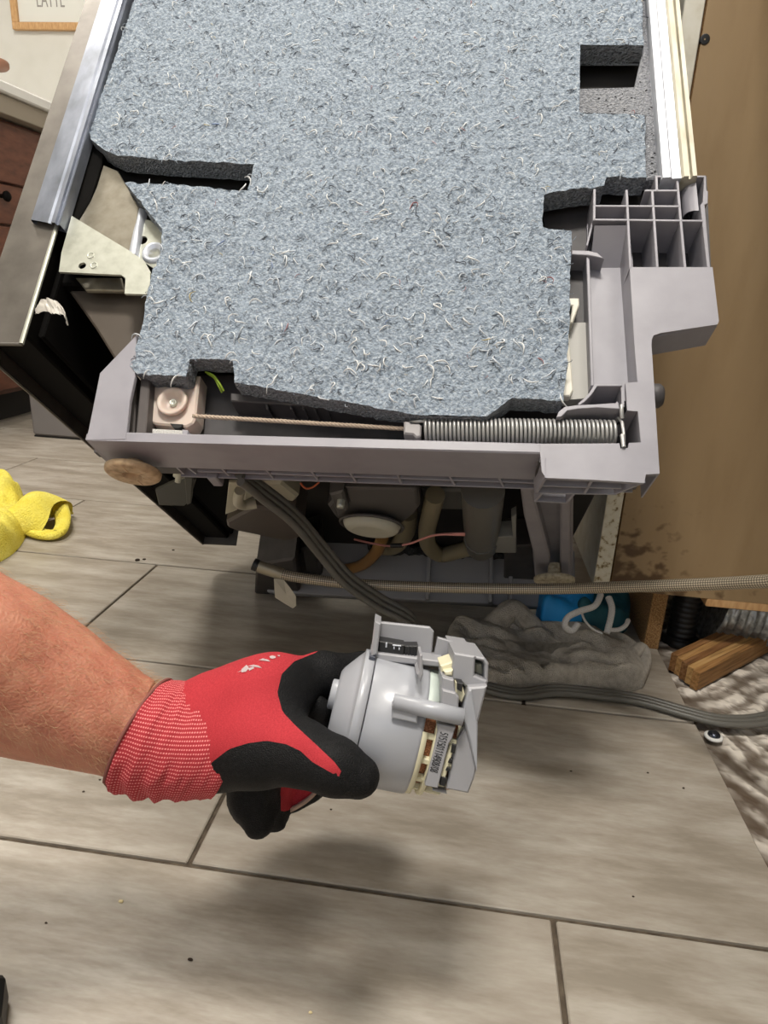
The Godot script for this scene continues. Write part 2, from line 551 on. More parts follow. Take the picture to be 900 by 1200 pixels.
func build_floor():
	var fl := structure("floor")
	var g := Mb.new()
	g.box(Transform3D(), Vector3(-2.5, -0.1, -3.0), Vector3(0.308, -0.0035, 1.8))
	g.box(Transform3D(), Vector3(0.308, -0.1, -3.0), Vector3(0.86, -0.016, 1.8))
	obj("grout_bed", g, M.grout, fl)
	var mats := []
	for i in 5:
		var m := mottled(noise_tex([c8(144, 135, 122), c8(155, 146, 133), c8(161, 152, 140), c8(166, 158, 146), c8(178, 171, 160)], 0.005 + 0.0008 * i, 7, 60 + i, 1024, FastNoiseLite.TYPE_SIMPLEX_SMOOTH, [0.22, 0.4, 0.5, 0.6, 0.8], 0.70), Vector3(0.6, 1.0, 2.6), 0.45, 0.0, bump_tex(0.05, 2.0, 4, 70), 0.25, true)
		m.uv1_offset = Vector3(0.17 * i, 0, 0.39 * i)
		mats.append(m)
	var w := 0.3049
	var len := 0.6176
	var z1 := -0.4405
	var k := -7
	var num := 0
	while z1 - w * k > -3.0:
		var za := maxf(z1 - w * (k + 1) + w + 0.0, -3.0)   # far edge of row k is z1 - w*k
		var zfar := z1 - w * k
		var znear := minf(zfar + w, 1.8)
		# row 0 lies below the nearest joint; joints step back by half a tile a row
		var x := 0.1057 - 0.3105 * k
		x = fposmod(x + 2.5, len) - 2.5 - len
		while x < 0.305:
			var xa := maxf(x + 0.0022, -2.5)
			var xb := minf(x + len - 0.0022, 0.3065)
			if xb - xa > 0.02:
				var b := Mb.new()
				b.box(Transform3D(), Vector3(xa, -0.01, zfar + 0.0022), Vector3(xb, 0.0, znear - 0.0022), 0.0012)
				obj("tile", b, mats[num % 5], fl)
				num += 3
			x += len
		num += 1
		k += 1
	# rough screeded bed of the bay, ridges left by a notched trowel
	var fn := FastNoiseLite.new(); fn.seed = 3; fn.frequency = 9.0; fn.fractal_octaves = 4
	var fine := FastNoiseLite.new(); fine.seed = 8; fine.frequency = 45.0; fine.fractal_octaves = 3
	var sb := Mb.new(true)
	var step := 0.0035
	var nx := int((0.86 - 0.307) / step)
	var nz := int(1.0 / step)
	var hs := []
	var cs := []
	for j in nz + 1:
		for i in nx + 1:
			var x := 0.307 + i * step
			var z := -1.25 + j * step
			var p := Vector2(x, z)
			var swirl := fn.get_noise_2d(x * 0.45, z * 0.45) * 0.9
			var dirn := Vector2(0.93, -0.36) if z > -0.75 else Vector2(0.5, 0.86)
			var ph := p.dot(dirn) / (0.030 if z > -0.75 else 0.036) * TAU + swirl * 6.0
			var ridge := clampf(0.62 + 1.5 * sin(ph), 0.0, 1.0)
			var worn := clampf(0.62 + 1.6 * fn.get_noise_2d(x * 1.2 + 7.0, z * 1.2), 0.0, 1.0)
			var brk := clampf(0.75 + 1.8 * fine.get_noise_2d(x * 0.7, z * 0.7), 0.0, 1.0)
			var crackle := clampf(absf(fine.get_noise_2d(x * 0.45 + 3.0, z * 0.45)) * 9.0, 0.0, 1.0)
			var h := -0.0105 + 0.0035 * ridge * worn * brk + 0.0012 * fine.get_noise_2d(x * 1.7, z * 1.7) - 0.0015 * (1.0 - crackle)
			var amount := clampf((0.35 + ridge) * (0.35 + 0.9 * worn) * (0.35 + 0.9 * brk), 0.0, 1.0) * (0.35 + 0.65 * crackle)
			var edge := clampf((x - 0.307) / 0.045 + 1.4 * fn.get_noise_2d(x * 3.0, z * 3.0), 0.0, 1.0)
			amount *= 0.3 + 0.7 * edge
			hs.append(Vector3(x, h, z))
			cs.append(lin(82, 66, 50).lerp(lin(226, 218, 206), amount))
	for j in nz:
		for i in nx:
			var a := j * (nx + 1) + i
			var b := a + 1
			var c := b + nx + 1
			var d := a + nx + 1
			sb.tri_c(hs[a], hs[d], hs[c], cs[a], cs[d], cs[c])
			sb.tri_c(hs[a], hs[c], hs[b], cs[a], cs[c], cs[b])
	obj("mortar_bed", sb, vert_mat(0.9), fl, "rough white mortar bed with trowel ridges where the tiles stop")

func stained_panel() -> ImageTexture:
	var w := 320
	var h := 480
	var im := Image.create(w, h, false, Image.FORMAT_RGB8)
	var n := FastNoiseLite.new(); n.seed = 21; n.frequency = 0.02; n.fractal_octaves = 5
	var s := FastNoiseLite.new(); s.seed = 31; s.frequency = 0.06; s.fractal_octaves = 4
	for y in h:
		for x in w:
			# 0.6 m wide, 0.78 m high; y runs down
			var mx := 0.6 * x / w
			var my := 0.78 * (1.0 - float(y) / h)
			var v := 0.5 + 0.5 * n.get_noise_2d(x * 0.8, y * 0.14)
			var c := c8(138, 114, 82).lerp(c8(160, 136, 102), v)
			c = c.lerp(c8(126, 102, 70), 0.4 * clampf(n.get_noise_2d(x * 3.0, y * 0.5), 0.0, 1.0))
			var q := s.get_noise_2d(x, y)
			var near := clampf(1.0 - mx / 0.12, 0.0, 1.0) * clampf(1.0 - my / 0.17, 0.0, 1.0)
			var low := clampf(1.0 - my / 0.03, 0.0, 1.0) * clampf(1.0 - mx / 0.3, 0.0, 1.0)
			var stain := clampf((q + 1.05 * near + 0.85 * low - 0.5) * 2.6 * clampf(3.0 * (near + low), 0.0, 1.0), 0.0, 1.0)
			c = c.lerp(c8(70, 48, 26), 0.8 * stain)
			var d := Vector2(mx - 0.068, my - 0.705).length()
			if d < 0.013 + 0.004 * q: c = c.lerp(c8(62, 50, 28), 0.75)
			im.set_pixel(x, y, c)
	return ImageTexture.create_from_image(im)

func build_base_cabinet():
	var zf := -0.9
	var t := thing("base_cabinet", "kitchen base cabinet with stained bare tan side panel standing right of the dishwasher", "cabinet", Transform3D(Basis(), Vector3(0.22, 0.0, zf)))
	var pm := plain(Color.WHITE, 0.55)
	pm.albedo_texture = stained_panel()
	var b := Mb.new()
	# the face that shows carries its own texture coordinates
	var x1 := 0.63
	var y0 := 0.098
	var y1 := 0.88
	var za := 0.0
	var zb := -0.018
	var ra := Vector3(0, y0, za); var rb := Vector3(x1, y0, za); var rc := Vector3(x1, y1, za); var rd := Vector3(0, y1, za)
	b.tri_uv(ra, rb, rc, Vector2(0, 1), Vector2(1, 1), Vector2(1, 0))
	b.tri_uv(ra, rc, rd, Vector2(0, 1), Vector2(1, 0), Vector2(0, 0))
	var bk := Mb.new()
	obj("side_panel", b, pm, t, "bare tan side panel with brown water stains near its lower corner")
	bk.box(Transform3D(), Vector3(0, y0, zb), Vector3(x1, y1, -0.0003))
	bk.box(Transform3D(), Vector3(0, y0, -0.6), Vector3(x1, y1, -0.582))
	bk.box(Transform3D(), Vector3(0, y0, -0.582), Vector3(x1, y0 + 0.018, zb))
	bk.box(Transform3D(), Vector3(x1 - 0.006, y0, -0.582), Vector3(x1, y1, zb))
	obj("carcass", bk, M.particle, t)
	var d := Mb.new()
	d.box(Transform3D(), Vector3(-0.0235, 0.1, -0.597), Vector3(-0.002, 0.690, -0.0011), 0.0012)
	var door_o := obj("door", d, M.white_paint, t)
	var de := Mb.new()
	de.box(Transform3D(), Vector3(-0.0232, 0.1003, -0.0012), Vector3(-0.0023, 0.6897, -0.0002), 0.0003)
	obj("edge_band", de, M.edge_paint, door_o, "cream door edge speckled with brown stains")
	var dr := Mb.new()
	dr.box(Transform3D(), Vector3(-0.0235, 0.697, -0.597), Vector3(-0.002, 0.878, -0.001), 0.0012)
	obj("drawer_front", dr, M.white_paint, t)
	var hl := Mb.new(true)
	var hp := on_z(826, 46, zf) - Vector3(0.22, 0, zf)
	hl.lathe(Transform3D(Basis(Vector3.BACK, Vector3.UP, Vector3.LEFT), hp), [Vector2(-0.004, 0.0052), Vector2(0.0006, 0.0052), Vector2(0.0008, 0.0045), Vector2(-0.0002, 0.0)], 18)
	obj("hole_plug", hl, M.black_plastic, t)
	# toe board, its raw end facing the bay
	var tb := Mb.new()
	tb.box(Transform3D(), Vector3(0.066, 0.0, -0.6), Vector3(0.087, 0.0975, -0.024), 0.001)
	obj("toe_board", tb, M.particle, t, "raw chipboard toe board end")
	var rail_ := Mb.new()
	rail_.box(Transform3D(), Vector3(0.13, 0.086, -0.034), Vector3(0.63, 0.0975, -0.0), 0.001)
	obj("bottom_rail", rail_, M.oak, t)
	# back of the bay under the cabinet
	var pp := thing("drain_pipe", "black ribbed plastic drain pipe standing behind the chipboard toe board", "pipe", Transform3D(Basis(), Vector3(0.352, -0.012, -0.975)))
	var pb := Mb.new(true)
	var prof := []
	for i in 12:
		var y := i * 0.0085
		prof.append(Vector2(y, 0.0185)); prof.append(Vector2(y + 0.0012, 0.0205)); prof.append(Vector2(y + 0.004, 0.0205)); prof.append(Vector2(y + 0.0052, 0.0185))
	pb.lathe(Transform3D(Basis(Vector3.UP, Vector3.RIGHT, Vector3.FORWARD), Vector3.ZERO), prof, 18)
	obj("pipe", pb, M.black_plastic, pp)
	var pf := Mb.new(true)
	pf.lathe(Transform3D(Basis(Vector3.UP, Vector3.RIGHT, Vector3.FORWARD), Vector3.ZERO), [Vector2(0, 0.0), Vector2(0, 0.026), Vector2(0.012, 0.026), Vector2(0.014, 0.0205)], 18)
	obj("collar", pf, M.black_plastic, pp)
	# crumpled foil duct
	var fo := Mb.new(true)
	var rings := []
	var c0 := on_z(805, 738, -1.0)
	for i in 46:
		var s := float(i) / 45.0
		var cc := Vector3(0.40 + 0.16 * s, 0.042, -1.0 + 0.02 * s)
		var ring := []
		for k in 30:
			var a := TAU * k / 30
			var r := 0.046 + 0.0035 * sin(i * 1.9 + 1.2 * sin(a * 2.0)) + 0.006 * fuzz.get_noise_3d(s * 9.0, cos(a) * 2.0, sin(a) * 2.0)
			ring.append(Vector3(cc.x + 0.012 * sin(a), maxf(cc.y + r * 1.05 * sin(a), -0.01), cc.z + r * cos(a)))
		rings.append(ring)
	fo.skin(rings, true, true, true)
	tag(obj("foil_duct", fo, M.foil), "crumpled silver foil duct lying under the base cabinet", "duct")
	# wood offcut made of plies
	var pw := [on_floor(838, 809, -0.006), on_floor(800, 782, -0.006)]
	var dirx := (on_floor(905, 772, -0.006) - on_floor(838, 809, -0.006)).normalized()
	var across := Vector3(-dirx.z, 0, dirx.x) * -1.0
	var org := on_floor(816, 810, -0.0065)
	var wt := thing("plywood_offcut", "brown plywood offcut lying on the mortar in front of the foil duct", "wood offcut", Transform3D(Basis(dirx, Vector3.UP, -across), org))
	var tones := [c8(150, 108, 60), c8(176, 136, 82), c8(122, 82, 44), c8(168, 126, 74), c8(134, 92, 50)]
	var edge_w := 0.052
	for i in 5:
		var pl := Mb.new()
		var a0 := -edge_w * (i + 1) / 5.0 + 0.0006
		var a1 := -edge_w * i / 5.0
		pl.box(Transform3D(), Vector3(0.0012 * (i % 2) + 0.004 * i, 0.0005, a0 - 0.0005), Vector3(0.2, 0.027 - 0.0005 * (i % 2), a1), 0.0004)
		var tone: Color = tones[i]
		obj("ply", pl, mottled(noise_tex([tone.darkened(0.35), tone, tone.lightened(0.15)], 0.02, 4, 80 + i, 256), Vector3(2, 30, 30), 0.7), wt)

func build_far_kitchen():
	# peninsula of brown cabinets with a pale counter at the left back
	var t := thing("kitchen_cabinet", "reddish brown kitchen cabinet run with a dark knob at the far left", "cabinet", Transform3D(Basis(), Vector3(-1.45, 0, -1.9)))
	var b := Mb.new()
	b.box(Transform3D(), Vector3(-1.0, 0.1, -1.08), Vector3(-0.02, 0.91, 0.9))
	obj("carcass", b, M.brown_cabinet, t)
	var k := Mb.new()
	k.box(Transform3D(), Vector3(-1.0, 0.0, -1.08), Vector3(-0.09, 0.1, 0.9))
	obj("toe_board", k, M.void_dark, t)
	var kp := on_x(8, 230, -1.43)
	var z_first := kp.z + 1.9 - 0.24 + 0.98
	for i in 4:
		var z := z_first - 0.49 * i
		var f := Mb.new()
		f.box(Transform3D(), Vector3(-0.02, 0.115, z), Vector3(0.0, kp.y - 0.085, z + 0.478), 0.003)
		obj("door", f, M.brown_cabinet, t)
		var g := Mb.new()
		g.box(Transform3D(), Vector3(-0.02, kp.y - 0.078, z), Vector3(0.0, kp.y + 0.035, z + 0.478), 0.003)
		var dr := obj("drawer", g, M.brown_cabinet, t)
		var h := Mb.new()
		h.box(Transform3D(), Vector3(-0.02, kp.y + 0.042, z), Vector3(0.0, 0.90, z + 0.478), 0.003)
		obj("drawer", h, M.brown_cabinet, t)
		for y in [kp.y, 0.445]:
			var kb := Mb.new(true)
			kb.lathe(Transform3D(Basis(), Vector3(0.0, y, z + 0.24)), [Vector2(0, 0.006), Vector2(0.012, 0.006), Vector2(0.015, 0.014), Vector2(0.022, 0.016), Vector2(0.028, 0.011), Vector2(0.03, 0.0)], 16)
			obj("knob", kb, M.black_metal, dr if y > 0.5 else t)
	var c := Mb.new()
	c.box(Transform3D(), Vector3(-2.46, 0.965, -3.0), Vector3(-1.40, 0.995, -0.95), 0.004)
	tag(obj("countertop", c, plain(c8(236, 236, 234), 0.45)), "white countertop edge on the brown cabinets at the far left", "countertop")
	var ap := Mb.new()
	ap.box(Transform3D(), Vector3(-2.46, 0.912, -3.0), Vector3(-1.415, 0.9645, -0.96), 0.002)
	tag(obj("counter_apron", ap, plain(c8(158, 148, 134), 0.6)), "grey apron board right under the white countertop edge", "board")
	# picture
	var z := -3.0
	var lo := on_z(18.5, 36.5, z)
	var fw := 0.42
	var fh := 0.34
	var p := thing("picture_frame", "thin oak picture frame with a lettered white print on the far wall", "picture", Transform3D(Basis(), Vector3(lo.x, lo.y, z)))
	var fr := Mb.new()
	var e := 0.026
	fr.box(Transform3D(), Vector3(0, 0, 0.001), Vector3(fw, e, 0.022), 0.002)
	fr.box(Transform3D(), Vector3(0, fh - e, 0.001), Vector3(fw, fh, 0.022), 0.002)
	fr.box(Transform3D(), Vector3(0, e, 0.001), Vector3(e, fh - e, 0.022), 0.002)
	fr.box(Transform3D(), Vector3(fw - e, e, 0.001), Vector3(fw, fh - e, 0.022), 0.002)
	obj("frame", fr, M.oak, p)
	var pr := Mb.new()
	pr.box(Transform3D(), Vector3(e, e, 0.001), Vector3(fw - e, fh - e, 0.009))
	obj("print", pr, plain(c8(222, 222, 216), 0.7), p)
	var tm := lettering("LATTE", 0.075, 0.001)
	var tb := on_z(44, 8, z + 0.01) - Vector3(lo.x, lo.y, z)
	var to := obj("lettering", tm, plain(c8(150, 146, 142), 0.8), p)
	to.position = Vector3(tb.x + 0.056, tb.y + 0.026, 0.0096)
	to.scale = Vector3(0.62, 1.0, 1.0)
	# wooden stand on the counter
	var sp := on_x(-14, 78, -1.6)
	var w := thing("wooden_stand", "round wooden pedestal stand on the far white countertop", "stand", Transform3D(Basis(), Vector3(sp.x, 0.995, sp.z)))
	var hgt := sp.y - 0.995
	var tp := Mb.new(true)
	var upx := Basis(Vector3.UP, Vector3.RIGHT, Vector3.FORWARD)
	var rr := (on_x(17, 76, -1.6) - sp).length() * 0.42
	tp.lathe(Transform3D(upx, Vector3.ZERO), [Vector2(hgt - 0.002, 0.0), Vector2(hgt - 0.002, rr * 0.9), Vector2(hgt + 0.004, rr), Vector2(hgt + 0.016, rr), Vector2(hgt + 0.02, rr * 0.95), Vector2(hgt + 0.02, 0.0)], 32)
	obj("plate", tp, plain(c8(150, 108, 86), 0.6), w)
	var sm := Mb.new(true)
	sm.lathe(Transform3D(upx, Vector3.ZERO), [Vector2(0, 0.0), Vector2(0, 0.05), Vector2(0.008, 0.048), Vector2(0.016, 0.016), Vector2(hgt - 0.012, 0.012), Vector2(hgt - 0.003, 0.02)], 24)
	obj("stem", sm, plain(c8(138, 98, 78), 0.6), w)
	# grey bin on the floor
	var a := on_floor(29, 515)
	var bz := -1.885
	var bt := thing("storage_bin", "grey plastic storage bin on the floor by the far brown cabinets", "bin", Transform3D(Basis(), Vector3(-1.24, 0, bz)))
	var bb := Mb.new()
	bb.box(Transform3D(), Vector3(-0.06, 0.004, -0.26), Vector3(0.26, 0.24, 0.0), 0.008)
	obj("body", bb, M.grey_box, bt)
	var bl := Mb.new()
	bl.box(Transform3D(), Vector3(-0.066, 0.241, -0.266), Vector3(0.266, 0.262, 0.006), 0.006)
	obj("lid", bl, M.black_plastic, bt)
	var bf := Mb.new()
	bf.box(Transform3D(), Vector3(-0.056, 0.0, -0.25), Vector3(0.256, 0.0045, -0.004))
	obj("base", bf, M.black_plastic, bt)

func lettering(text: String, size: float, depth: float) -> TextMesh:
	var tm := TextMesh.new()
	tm.text = text
	var sf := SystemFont.new()
	sf.font_names = PackedStringArray(["Droid Sans"])
	tm.font = sf
	tm.font_size = 64
	tm.pixel_size = size / 64.0
	tm.depth = depth
	tm.curve_step = 2.0
	return tm

# ---------------------------------------------------------------- dishwasher
func plate(mb, px: Array, z0: float, z1: float, bevel := 0.0):      # outline read on the plane z1 of the dishwasher's side
	mb.extrude(Transform3D(), P(px, z1), z0, z1, bevel)

func holed(mb, poly: PackedVector2Array, holes: Array, z0: float, z1: float, bevel := 0.0):   # holes: [centre, radius], cut as strips that meet at hole centres
	var xs := [-9.0]
	var hs := holes.duplicate()
	hs.sort_custom(func(a, b): return a[0].x < b[0].x)
	for h in hs: xs.append(h[0].x)
	xs.append(9.0)
	for i in xs.size() - 1:
		var strip := PackedVector2Array([Vector2(xs[i], -9), Vector2(xs[i + 1], -9), Vector2(xs[i + 1], 9), Vector2(xs[i], 9)])
		var parts: Array = Geometry2D.intersect_polygons(poly, strip)
		for h in hs:
			var ring := PackedVector2Array()
			for k in 20:
				ring.append(h[0] + Vector2(cos(TAU * k / 20.0), sin(TAU * k / 20.0)) * h[1])
			var next := []
			for q in parts:
				next.append_array(Geometry2D.clip_polygons(q, ring))
			parts = next
		for q in parts:
			mb.extrude(Transform3D(), q, z0, z1, bevel)

func rib(parent: Node, a: Vector2, b: Vector2, z0: float, z1: float, t := 0.0022, m: Material = null):
	var d := (b - a).normalized()
	var s := Vector2(-d.y, d.x) * t * 0.5
	var e := d * t * 0.4
	var mb := Mb.new()
	mb.extrude(Transform3D(), PackedVector2Array([a - s - e, b - s + e, b + s + e, a + s - e]), z0, z1, 0.0004)
	return obj("rib", mb, m if m else M.plastic, parent)

func felt_outline() -> PackedVector2Array:
	var z := 0.0
	var head := P([757, 0, 772, 207], z)
	var out := P([157, 0, 130, 80, 104, 152, 107, 163, 118, 173, 138, 182, 180, 186, 230, 189, 298, 192, 290, 224, 200, 216, 145, 213, 155, 224, 190, 268, 189, 290, 178, 322, 172, 345, 168, 380, 161, 402, 157, 417, 152, 428, 160, 438, 218, 441, 222, 420, 273, 422, 275, 448, 300, 452, 340, 459, 380, 466, 440, 478, 500, 487, 570, 488, 600, 466, 660, 470, 664, 440, 667, 380, 669, 300, 670, 272, 636, 267, 637, 229, 670, 223, 707, 218, 711, 207, 757, 208, 756, 133, 744, 101, 754, 53, 752, 0], z)
	# goes on to the top of the machine, out of the picture
	var top_y := 0.76
	out.append(Vector2(out[out.size() - 1].x, top_y))
	out.append(Vector2(out[0].x, top_y))
	return out

func felt_height(p: Vector2) -> float:
	var a := fuzz.get_noise_2d(p.x * 28.0, p.y * 28.0) * 0.0017
	var b := fuzz.get_noise_2d(p.x * 95.0 + 40.0, p.y * 95.0) * 0.0015
	var d := (p.x + p.y) * 0.7071
	var e := (p.x - p.y) * 0.7071
	var weave := sin(d * 900.0 + 3.0 * fuzz.get_noise_2d(p.x * 30.0, p.y * 30.0)) * sin(e * 900.0) * 0.0003
	var crack := -0.0032 * pow(clampf(1.0 - absf(fuzz.get_noise_2d(p.x * 55.0 - 9.0, p.y * 70.0)) * 9.0, 0.0, 1.0), 2.0) * clampf(fuzz.get_noise_2d(p.x * 22.0, p.y * 22.0 + 30.0) * 3.0, 0.0, 1.0)
	return a + b + weave + crack

func build_felt():
	var outline := felt_outline()
	# rough the outline
	var rough := PackedVector2Array()
	for i in outline.size():
		var a := outline[i]
		var b := outline[(i + 1) % outline.size()]
		var k := maxi(1, int(a.distance_to(b) / 0.005))
		for s in k:
			var p := a.lerp(b, float(s) / k)
			rough.append(p + Vector2(fuzz.get_noise_2d(p.x * 160.0, p.y * 160.0), fuzz.get_noise_2d(p.x * 160.0 + 50.0, p.y * 160.0)) * 0.0014)
	var hole := P([680, 53, 754, 53, 757, 134, 679, 132], 0.0)
	var solid_parts := Geometry2D.clip_polygons(rough, hole)
	var poly: PackedVector2Array = rough
	# take the largest piece
	var best := 0
	for q in solid_parts:
		if q.size() > best:
			best = q.size(); poly = q
	var felt := Mb.new(true)
	var cell := 0.0024
	var lo := Vector2(-0.085, 0.03)
	var nx := int(0.58 / cell)
	var ny := int(0.74 / cell)
	var ins := PackedByteArray()
	var hts := PackedFloat32Array()
	ins.resize((nx + 1) * (ny + 1)); hts.resize((nx + 1) * (ny + 1))
	# scanline test
	var pc := poly.size()
	for j in ny + 1:
		var y := lo.y + j * cell
		var cuts := []
		for i in pc:
			var a := poly[i]
			var b := poly[(i + 1) % pc]
			if (a.y > y) != (b.y > y):
				cuts.append(a.x + (y - a.y) / (b.y - a.y) * (b.x - a.x))
		cuts.sort()
		for i in nx + 1:
			var x := lo.x + i * cell
			var c := 0
			while c < cuts.size() and cuts[c] < x: c += 1
			ins[j * (nx + 1) + i] = c % 2
			hts[j * (nx + 1) + i] = felt_height(Vector2(x, y))
	for j in ny:
		for i in nx:
			var a := j * (nx + 1) + i
			var s := ins[a] + ins[a + 1] + ins[a + nx + 1] + ins[a + nx + 2]
			if s == 0: continue
			var x := lo.x + i * cell
			var y := lo.y + j * cell
			if s == 4:
				felt.quad(Vector3(x, y, hts[a]), Vector3(x + cell, y, hts[a + 1]), Vector3(x + cell, y + cell, hts[a + nx + 2]), Vector3(x, y + cell, hts[a + nx + 1]))
			else:
				var sq := PackedVector2Array([Vector2(x, y), Vector2(x + cell, y), Vector2(x + cell, y + cell), Vector2(x, y + cell)])
				for q in Geometry2D.intersect_polygons(sq, poly):
					var area := 0.0
					for m in q.size(): area += q[m].cross(q[(m + 1) % q.size()])
					if area < 0.0: q.reverse()
					for m in range(1, q.size() - 1):
						felt.tri(Vector3(q[0].x, q[0].y, felt_height(q[0])), Vector3(q[m].x, q[m].y, felt_height(q[m])), Vector3(q[m + 1].x, q[m + 1].y, felt_height(q[m + 1])))
	var blanket := obj("felt_blanket", felt, M.felt, dw, "blue grey felt sound blanket flecked with white threads")
	var wall := Mb.new(true)
	var rows := 6
	for i in pc:
		var a := poly[i]
		var b := poly[(i + 1) % pc]
		var seg := [a, b]
		var cols := []
		for p in seg:
			var col := []
			for r in rows + 1:
				var f := float(r) / rows
				var w := 0.0016 * fuzz.get_noise_3d(p.x * 120.0, p.y * 120.0, r * 1.7) * (0.0 if r == 0 else 1.0)
				col.append(Vector3(p.x + w, p.y + w * 0.7, lerpf(felt_height(p), -0.02, f)))
			cols.append(col)
		for r in rows:
			wall.quad(cols[0][r + 1], cols[1][r + 1], cols[1][r], cols[0][r])
	obj("cut_edge", wall, M.felt_edge, blanket)
	# threads
	var meshes := []
	for v in 6:
		var mb := Mb.new(true)
		var n := 9
		var pts := []
		var p := Vector3.ZERO
		var ang := 0.0
		var curl := rng.randf_range(0.3, 1.15)
		for i in n:
			pts.append(p + Vector3(0, 0, 0.0011 * sin(PI * i / (n - 1.0)) + 0.0002))
			ang += curl * rng.randf_range(-0.2, 1.0) * 1.2
			p += Vector3(cos(ang), sin(ang), 0) * 0.0010
		var sc := []
		for i in n: sc.append(0.25 + 0.75 * sin(PI * (i + 0.3) / n))
		mb.tube(pts, 0.00036, 4, 0.0, 1.0, sc)
		mb.st.generate_normals()
		meshes.append(mb.st.commit())
	var palette := [lin(226, 227, 226), lin(200, 206, 212), lin(66, 72, 82), lin(168, 178, 188), lin(150, 161, 172), lin(136, 147, 159), lin(112, 122, 134), lin(112, 130, 164), lin(186, 172, 130), lin(150, 106, 108)]
	var spots := []
	while spots.size() < 7600:
		var p := Vector2(rng.randf_range(-0.085, 0.49), rng.randf_range(0.04, 0.62))
		if Geometry2D.is_point_in_polygon(p, outline) and not Geometry2D.is_point_in_polygon(p, hole):
			spots.append(p)
	for v in 6:
		var mm := MultiMesh.new()
		mm.transform_format = MultiMesh.TRANSFORM_3D
		mm.use_colors = true
		mm.mesh = meshes[v]
		var mine := []
		for i in range(v, spots.size(), 6): mine.append(spots[i])
		mm.instance_count = mine.size()
		for i in mine.size():
			var q: Vector2 = mine[i]
			var roll_ := rng.randf()
			var near := 1.5 - q.y * 1.8
			var big := roll_ < 0.11 * near
			var dark := not big and roll_ > 0.90
			var s := rng.randf_range(0.8, 1.6) if big else (rng.randf_range(0.7, 1.3) if dark else rng.randf_range(0.4, 0.85))
			if big: s *= lerpf(1.3, 0.9, clampf(q.y / 0.5, 0.0, 1.0))
			var bas := Basis(Vector3.BACK, rng.randf() * TAU) * Basis(Vector3.RIGHT, rng.randf_range(-0.25, 0.25))
			mm.set_instance_transform(i, Transform3D(bas.scaled(Vector3(s, s, s * (1.4 if big else 1.0))), Vector3(q.x, q.y, felt_height(q) + (-0.00015 if dark else 0.0001))))
			var col: Color = palette[rng.randi_range(3, 6)]
			if big: col = palette[rng.randi_range(0, 1)]
			elif dark: col = palette[2]
			if rng.randf() < 0.02: col = palette[rng.randi_range(7, 9)]
			mm.set_instance_color(i, col)
		var mi := MultiMeshInstance3D.new()
		mi.multimesh = mm
		mi.material_override = M.fibre
		mi.name = numbered("threads", blanket)
		mi.set_meta("kind", "stuff")
		blanket.add_child(mi, true)
	# pressed foam in the right hand cut-out
	var fm := Mb.new()
	fm.extrude(Transform3D(), P([677, 103, 744, 101, 753, 60, 752, 0, 772, 0, 776, 208, 757, 210, 757, 136, 677, 134], -0.007), -0.02, -0.007, 0.0015)
	var foam := obj("foam_patch", fm, M.foam, dw, "pitted grey foam beside the square cut-out")
	var pits := Mb.new()
	var region := P([681, 104, 743, 104, 756, 50, 762, 50, 772, 206, 760, 206, 757, 132, 681, 131], -0.007)
	for i in 150:
		var p := Vector2(rng.randf_range(0.39, 0.48), rng.randf_range(0.26, 0.5))
		if Geometry2D.is_point_in_polygon(p, region):
			var r := rng.randf_range(0.0005, 0.0013)
			var ring := PackedVector2Array()
			for k in 7: ring.append(p + Vector2(cos(TAU * k / 7.0), sin(TAU * k / 7.0) * rng.randf_range(0.6, 1.0)) * r)
			pits.extrude(Transform3D(), ring, -0.0075, -0.0068)
	var po := obj("pits", pits, M.pit, foam)
	po.set_meta("kind", "stuff")

